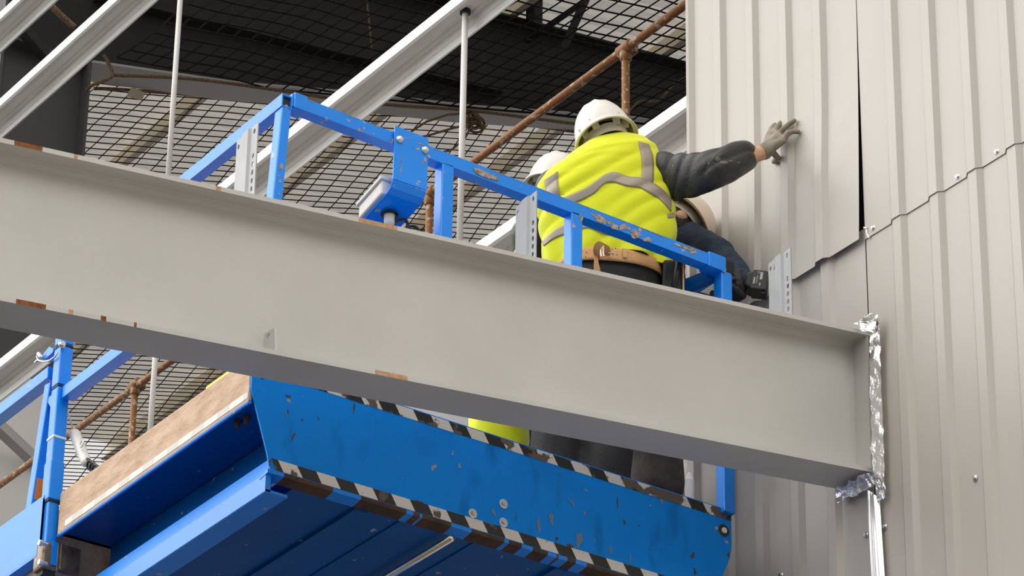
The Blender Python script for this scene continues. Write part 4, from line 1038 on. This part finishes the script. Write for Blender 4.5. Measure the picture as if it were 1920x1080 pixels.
# glove on the wall
G = lambda px, py, off: onx(px, py, XW - off)
palm = [G(1468, 264, .060), G(1459, 252, .062), G(1450, 247, .060), G(1444, 249, .055)]
fing = [[palm[0], G(1477, 250, .050), G(1487, 246, .034), G(1496, 247, .020)],
        [palm[1], G(1468, 243, .048), G(1479, 233, .032), G(1489, 226.5, .020)],
        [palm[2], G(1456, 240, .040), G(1462, 232, .026), G(1466, 229, .016)],
        [palm[3], G(1446, 242, .040), G(1450, 237, .028), G(1453, 234, .018)]]
thumb = [G(1444, 279, .075), G(1452, 289, .055), G(1458.5, 296.5, .034), G(1451.5, 303, .020)]
hand(w1, 'glove', M['glove'], G(1438, 280, .095), palm, fing, thumb, rad=.0110, cuff=G(1433, 284, .102))
# head gear
hat1 = helmet(w1, rim, upv, fwv, M['helmet'])
mb = MB(); hc = J['head']; mb.ellipsoid(hc + upv * .018 - fwv * .012, sdv * .083, fwv * .092, upv * .075); o = obj('hair', mb, M['hair'], w1, smooth=True)
mb = MB(); mb.tube([J['head'] - upv * .055 - fwv * .02, J['head'] - upv * .085 - fwv * .022, Q(1150, 290, .015)], [.078, .074, .088], 24); obj('neck_gaiter', mb, M['gaiter'], w1, smooth=True)
# belt
belt_r = [((1037, 489), (1241, 503), .128), ((1036, 513), (1243, 527), .130)]
bm = loft(belt_r, D1, 64, 4, None, cap=(False, False)); belt = obj('belt', bm, M['leather'], w1, smooth=True, solid=.004)
bt = bvh(bm)
mb = MB()
pts = [(1121, 486, -.134), (1117, 474, -.165), (1120, 460, -.182), (1129, 453, -.180), (1138, 459, -.165), (1140, 470, -.15), (1136, 480, -.136)]
rows = []; wv_ = (RH * .75 + FH * .55 - ZZ * .12) * .036
for p in pts: c_ = Q(*p); rows.append((c_ - wv_ / 2, c_ + wv_ / 2))
mb.add([p for r_ in rows for p in r_], [(2 * i, 2 * i + 1, 2 * i + 3, 2 * i + 2) for i in range(len(rows) - 1)])
obj('strap_loop', mb, M['leather'], belt, smooth=True, solid=.003, subsurf=2)
mb = MB(); a, b, c_, d_ = Q(1114, 480, -.150), Q(1119, 478, -.150), Q(1126, 509, -.147), Q(1113, 508, -.147); mb.add([a, b, c_, d_], [(0, 1, 2, 3)]); obj('strap_tail', mb, M['leather'], belt, solid=.003)
mb = MB(); pq = [Q(*p, -.150) for p in ((1126, 467), (1131, 466), (1132, 480), (1127, 481))]
for i in range(4): mb.tube([pq[i], pq[(i + 1) % 4]], .0022, 6)
mb.tube([Q(1140, 474, -.150), Q(1152, 475, -.149)], .0022, 6); obj('buckle', mb, M['bolt'], belt)
obj('belt_keeper', decal(bt, [(1166, 459), (1167, 471), (1167, 484)], [(1175, 460), (1175, 472), (1175, 485)], 8, 3, .007), M['leather'], belt, solid=.003)
mb = MB()
for q in ((1100, 474), (1148, 468), (1154, 466), (1149, 477), (1157, 478), (1098, 482)):
    h_ = bt.ray_cast(CAM, ray(*q)); mb.ellipsoid(h_[0], RH * .0028, FH * .004, ZZ * .0028, 8, 6)
obj('punched_holes', mb, M['dark'], belt)
# trousers
mb = MB(); loft([((1040, 500), (1238, 515), .118), ((1036, 545), (1242, 556), .122), ((1044, 600), (1236, 608), .118), ((1060, 650), (1222, 655), .09)], D1, 40, 14, mb=mb)
limb(mb, [J['hil'], J['knl'], J['anl']], [.110, .102, .098]); limb(mb, [J['hir'], J['knr'], J['anr']], [.108, .096, .094])
o = obj('trousers', mb, M['trousers'], w1); remesh(o, .012, 4)
for a_ in (J['anl'], J['anr']):
    mb = MB(); z = V((a_.x, a_.y, DK + .045)); mb.capsule(a_, .062, z, .055); mb.capsule(z - FH * .05, .044, z + FH * .16, .040); o = obj('boot', mb, M['boot'], w1); remesh(o, .010)
mb = MB(); p = Q(1262, 522, -.02)
mb.hexa([p + RH * a + FH * b + ZZ * c for (a, b, c) in ((-.05, -.06, -.12), (.03, -.06, -.12), (.03, .06, -.12), (-.05, .06, -.12), (-.04, -.06, .05), (.03, -.06, .05), (.03, .06, .05), (-.04, .06, .05))])
pouch = obj('tool_pouch', mb, M['dark'], w1, bevel=.012)
mb = MB(); mb.tube([p + RH * .0 - FH * .065 - ZZ * .09, p + RH * .02 - FH * .065 + ZZ * .07], .012, 10); obj('tool_handle', mb, M['battery'], pouch, smooth=True)
mb = MB(); mb.bar(p + RH * .035 - FH * .062 - ZZ * .12, p + RH * .035 - FH * .062 + ZZ * .045, .006, .006, tuple(FH)); obj('pouch_edge', mb, M['leather'], pouch)

# ---- worker two: bent over with the drill, cream hard hat
D2 = 12.2
Q2 = lambda px, py, df=0.0: ond(px, py, D2 + df)
ax_img = (RH * .66 + ZZ * .75).normalized(); phi = math.radians(30)
up2 = (ax_img * math.cos(phi) + FH * math.sin(phi)).normalized()
fw2 = (RH * .75 - ZZ * .66 + FH * .25); fw2 = (fw2 - up2 * fw2.dot(up2)).normalized()
rim2 = Q2(1273, 422, .06)
foot2 = Q2(1215, 938, .08); foot2.z = DK
hc2 = rim2 - up2 * .04
wr2 = onx(1396, 531, XW - .125)
J2 = dict(head=hc2, hup=up2, hfw=fw2, neck=Q2(1232, 455, .10), chest=Q2(1212, 540, .15), pelvis=Q2(1192, 650, .2), shl=Q2(1180, 470, .2), shr=Q2(1262, 468, .07), ell=Q2(1240, 560, .3), wrl=Q2(1330, 575, .12),
          elr=Q2(1345, 480, -.02), wrr=wr2, hil=Q2(1175, 665, .22), hir=Q2(1222, 668, .14), knl=Q2(1178, 790, .12), knr=Q2(1226, 795, .05), anl=Q2(1200, 905, .2), anr=Q2(1235, 908, .1), ffw=(RH * .8 + FH * .6).normalized())
w2 = body('person', J2, 'person in navy sleeve and cream hard hat bending with a drill at the wall', foot2)
mb = MB(); mb.ellipsoid(Q2(1281, 410, -.01), RH * .009, FH * .012, ZZ * .017); o = obj('ear', mb, M['skin'], w2, smooth=True)
helmet(w2, rim2, up2, fw2, M['helmetbeige'], chin=False)
mb = MB(); sd2 = fw2.cross(up2); mb.ellipsoid(hc2 - up2 * .012 - fw2 * .008, sd2 * .084, fw2 * .092, up2 * .095); obj('hair', mb, M['hair'], w2, smooth=True)
mb = MB()
limb(mb, [Q2(1252, 462, .04), Q2(1292, 455, .02), Q2(1345, 478, -.03), (Q2(1345, 478, -.03) + wr2) / 2, wr2 + V((-.005, .005, .006))], [.074, .080, .068, .058, .048], 20)
mb.capsule(Q2(1215, 470, .14), .10, Q2(1205, 560, .18), .125); mb.capsule(Q2(1245, 490, .14), .08, Q2(1232, 580, .17), .115); mb.capsule(Q2(1205, 560, .18), .125, Q2(1192, 650, .2), .12); mb.capsule(Q2(1180, 475, .2), .075, Q2(1250, 470, .06), .085)
limb(mb, [J2['shl'], J2['ell'], J2['wrl']], [.07, .06, .045])
jer = obj('jersey', mb, M['navy'], w2); remesh(jer, .010, 5)
tx = bpy.data.textures.new('cloth_clouds', 'CLOUDS'); tx.noise_scale = .055
dm = jer.modifiers.new('wrinkle', 'DISPLACE'); dm.texture = tx; dm.strength = .016; dm.mid_level = .5
mb = MB(); loft([((1140, 640), (1246, 650), .11, .18), ((1150, 700), (1256, 706), .12, .14)], D2, 30, 6, mb=mb)
limb(mb, [J2['hil'], J2['knl'], J2['anl']], [.105, .095, .085])
limb(mb, [J2['hir'], J2['knr'], J2['anr']], [.108, .100, .100])
o = obj('trousers', mb, M['dusty'], w2); remesh(o, .012, 4)
for a_ in (J2['anl'], J2['anr']):
    mb = MB(); z = V((a_.x, a_.y, DK + .045)); mb.capsule(a_, .062, z, .055); mb.capsule(z - J2['ffw'] * .05, .044, z + J2['ffw'] * .12, .040); o = obj('boot', mb, M['boot'], w2); remesh(o, .010)
# drill
bc = onx(1419, 530, XW - .105)
drill = empty('cordless_drill', bc, 'black cordless drill with battery pack held against the wall', 'drill')
bu = (RH * .985 - ZZ * .17).normalized(); bv = (ZZ * .985 + RH * .17).normalized(); bn = (-FH)
bu = (bu - FH * .12).normalized(); bn = bu.cross(bv).normalized(); bn = -bn if bn.dot(FH) > 0 else bn
def bp(u, v, w): return bc + bu * u + bv * v + bn * w
mb = MB()
mb.hexa([bp(-.018, -.044, -.05), bp(.042, -.044, -.05), bp(.042, -.044, .03), bp(-.018, -.044, .03), bp(-.016, .040, -.05), bp(.038, .040, -.05), bp(.038, .040, .03), bp(-.016, .040, .03)])
bat = obj('battery', mb, M['battery'], drill, bevel=.005)
mb = MB(); mb.hexa([bp(-.048, -.030, -.05), bp(-.012, -.040, -.05), bp(-.012, -.040, .022), bp(-.042, -.024, .018), bp(-.046, .034, -.05), bp(-.012, .040, -.05), bp(-.012, .040, .022), bp(-.040, .030, .018)]); obj('handle_foot', mb, M['battery'], drill, bevel=.007)
mb = MB(); mb.capsule(bp(-.03, .0, -.03), .024, bp(-.10, .0, -.05), .022); mb.capsule(bp(-.12, -.03, -.05), .030, bp(-.12, .04, -.05), .030); mb.capsule(bp(-.12, .03, -.05), .03, bp(-.085, .035, -.085), .022)
o = obj('motor_housing', mb, M['battery'], drill); remesh(o, .006, 3)
mb = MB(); c_ = bp(-.085, .035, -.085); mb.tube([c_, V((XW - .042, c_.y - .005, c_.z))], [.014, .007], 12); mb.tube([V((XW - .05, c_.y - .005, c_.z)), V((XW - .012, c_.y - .005, c_.z))], .003, 8); obj('chuck_and_bit', mb, M['bolt'], drill)
mb = MB(); mb.tube([bp(.0, .040, -.01), bp(.0, .047, -.01)], .014, 12); obj('release_button', mb, M['battery'], drill)
mb = MB(); mb.hexa([bp(.024, -.055, -.02), bp(.041, -.055, -.02), bp(.041, -.055, .022), bp(.024, -.055, .022), bp(.024, -.043, -.02), bp(.041, -.043, -.02), bp(.041, -.043, .022), bp(.024, -.043, .022)]); obj('pack_latch', mb, M['dark'], drill, bevel=.002)
def lab(u0, u1, v0, v1, m, name='printed_label'):
    mb = MB(); mb.add([bp(u0, v0, .0306), bp(u1, v0, .0306), bp(u1, v1, .0306), bp(u0, v1, .0306)], [(0, 1, 2, 3)]); obj(name, mb, M[m], bat)
lab(.012, .022, .000, .030, 'printlight'); lab(.013, .018, -.002, .001, 'printyellow'); lab(-.010, -.004, -.022, .006, 'printlight'); lab(.014, .018, -.028, -.015, 'printlight')
for k in range(5): lab(.001, .005, -.018 + k * .007, -.014 + k * .007, 'printlight')
mb = MB(); mb.prism(circle2(bp(.005, .028, .0302), bu, bv, .005, 14), bn * .0006, holes=[circle2(bp(.005, .028, .0302), bu, bv, .0036, 14)]); obj('printed_ring', mb, M['printlight'], bat)
gd = (bp(-.10, -.02, -.02) - wr2).normalized()
palm = [bp(-.05, -.035, -.0), bp(-.058, -.022, .012), bp(-.066, -.004, .016), bp(-.07, .014, .012)]
fing = [[palm[k], palm[k] - bu * .012 + bn * .006 - bv * .006, palm[k] - bu * .03 - bn * .012 - bv * .006, palm[k] - bu * .035 - bn * .035] for k in range(4)]
hand(w2, 'glove', M['blackglove'], wr2, palm, fing, [bp(-.075, .03, .01), bp(-.06, .042, -.005), bp(-.045, .045, -.03)], rad=.0105, cuff=wr2 + V((-.01, .01, .02)))
mb = MB(); mb.capsule(bp(-.075, -.04, .0), .026, bp(-.045, -.056, -.01), .016); mb.capsule(bp(-.10, -.05, -.02), .028, bp(-.06, -.06, -.02), .018); o = obj('left_glove_back', mb, M['blackglove'], w2); remesh(o, .006)
simple_fist(w2, M['blackglove'], J2['wrl'], (bp(-.1, -.03, 0) - J2['wrl']).normalized(), ZZ, -FH)

# ---- worker three: mostly hidden behind worker one
D3 = 12.45
Q3 = lambda px, py, df=0.0: ond(px, py, D3 + df)
rim3 = Q3(1043, 360); sd3, up3 = rot(math.radians(-10)); fw3 = (FH * .9 + RH * .43).normalized(); fw3 = (fw3 - up3 * fw3.dot(up3)).normalized()
foot3 = Q3(945, 900); foot3.z = DK
J3 = dict(head=rim3 - up3 * .04, hup=up3, hfw=fw3, neck=Q3(1036, 415), chest=Q3(1015, 500), pelvis=Q3(955, 700), shl=Q3(990, 440, .04), shr=Q3(1082, 440, .04), ell=Q3(1000, 570, .2), wrl=Q3(1060, 600, .30),
          elr=Q3(1110, 560, .1), wrr=Q3(1130, 620, .25), hil=Q3(918, 735), hir=Q3(968, 735), knl=Q3(912, 810, .0), knr=Q3(965, 815, .0), anl=Q3(912, 872, .02), anr=Q3(968, 880, .02), ffw=FH)
for k in ('anl', 'anr', 'knl', 'knr'):
    pass
w3 = body('person', J3, 'person in a white hard hat mostly hidden behind the yellow-vested back', foot3)
helmet(w3, rim3, up3, fw3, M['helmet'])
mb = MB(); mb.ellipsoid(J3['head'] + up3 * .015 - fw3 * .01, sd3 * .082, fw3 * .093, up3 * .078); obj('hair', mb, M['hair'], w3, smooth=True)
mb = MB(); loft([((1010, 415), (1060, 415), .06), ((982, 432), (1090, 430), .10), ((976, 475), (1080, 475), .12), ((950, 560), (1060, 560), .13), ((905, 680), (1022, 690), .13), ((882, 760), (994, 776), .13), ((872, 850), (990, 868), .125)], D3, 64, 40, lambda p, t, th: .006 * folds(p, math.radians(60), 12, 3, 3.3), cap=(False, False), mb=mb)
obj('hi_vis_coat', mb, M['hivis'], w3, smooth=True, solid=.003)
mb = MB(); limb(mb, [J3['shl'], J3['ell'], J3['wrl']], [.07, .06, .045]); limb(mb, [J3['shr'], J3['elr'], J3['wrr']], [.07, .06, .045]); o = obj('sleeves', mb, M['jacket'], w3); remesh(o, .012)
mb = MB(); limb(mb, [J3['pelvis'], J3['hil'], J3['knl'], J3['anl']], [.10, .075, .065, .06]); limb(mb, [J3['pelvis'], J3['hir'], J3['knr'], J3['anr']], [.10, .075, .065, .06]); o = obj('trousers', mb, M['trousers'], w3); remesh(o, .012)
for a_ in (J3['anl'], J3['anr']):
    mb = MB(); z = V((a_.x, a_.y, DK + .045)); mb.capsule(a_, .06, z, .052); mb.capsule(z - FH * .05, .044, z + FH * .14, .04); o = obj('boot', mb, M['boot'], w3); remesh(o, .010)
for (w_, s_) in ((J3['wrl'], 1), (J3['wrr'], -1)): simple_fist(w3, M['glove'], w_, (FH * .8 + RH * .2 - ZZ * .3).normalized(), RH * -s_, ZZ)

# ------------------------------------------------------------------ camera
cd = bpy.data.cameras.new('camera'); cam = bpy.data.objects.new('camera', cd); COL.objects.link(cam)
cd.sensor_width = 36; cd.sensor_fit = 'HORIZONTAL'; cd.lens = 36 * F / 1920; cd.clip_end = 500
cam.matrix_world = Matrix(((RIGHT.x, UPV.x, BACK.x, CAM.x), (RIGHT.y, UPV.y, BACK.y, CAM.y), (RIGHT.z, UPV.z, BACK.z, CAM.z), (0, 0, 0, 1)))
SC.camera = cam

# ------------------------------------------------------------------ light: bright overcast, brightest patch of cloud out to the left
w = bpy.data.worlds.new('sky'); SC.world = w; w.use_nodes = True
n = w.node_tree.nodes; l = w.node_tree.links; bg = n['Background']
tc = n.new('ShaderNodeTexCoord'); nrm = n.new('ShaderNodeVectorMath'); nrm.operation = 'NORMALIZE'; l.new(tc.outputs['Generated'], nrm.inputs[0])
SUN = V((-.70, .52, .48)).normalized()
dt = n.new('ShaderNodeVectorMath'); dt.operation = 'DOT_PRODUCT'; dt.inputs[1].default_value = SUN; l.new(nrm.outputs[0], dt.inputs[0])
r1 = n.new('ShaderNodeMapRange'); r1.interpolation_type = 'SMOOTHSTEP'; r1.inputs['From Min'].default_value = .55; r1.inputs['From Max'].default_value = 1.0; r1.inputs['To Min'].default_value = .80; r1.inputs['To Max'].default_value = 3.4
l.new(dt.outputs['Value'], r1.inputs['Value'])
sx = n.new('ShaderNodeSeparateXYZ'); l.new(nrm.outputs[0], sx.inputs[0])
r2 = n.new('ShaderNodeMapRange'); r2.inputs['From Min'].default_value = -.02; r2.inputs['From Max'].default_value = .7; r2.inputs['To Min'].default_value = .55; r2.inputs['To Max'].default_value = 1.25
l.new(sx.outputs['Z'], r2.inputs['Value'])
mu = n.new('ShaderNodeMath'); mu.operation = 'MULTIPLY'; l.new(r1.outputs['Result'], mu.inputs[0]); l.new(r2.outputs['Result'], mu.inputs[1])
bg.inputs['Color'].default_value = (1.0, .985, .96, 1); l.new(mu.outputs[0], bg.inputs['Strength'])
sd_ = bpy.data.lights.new('sun', 'SUN'); sd_.energy = 1.0; sd_.angle = math.radians(36); sd_.color = (1, .97, .92)
so = bpy.data.objects.new('sun', sd_); COL.objects.link(so); so.location = (-10, 3, 20)
so.rotation_euler = (-V((-.16, -.74, .65))).to_track_quat('-Z', 'Y').to_euler()
SC.view_settings.view_transform = 'Standard'; SC.view_settings.look = 'None'; SC.view_settings.gamma = 1; SC.view_settings.exposure = 0.0
SC.view_settings.use_curve_mapping = False
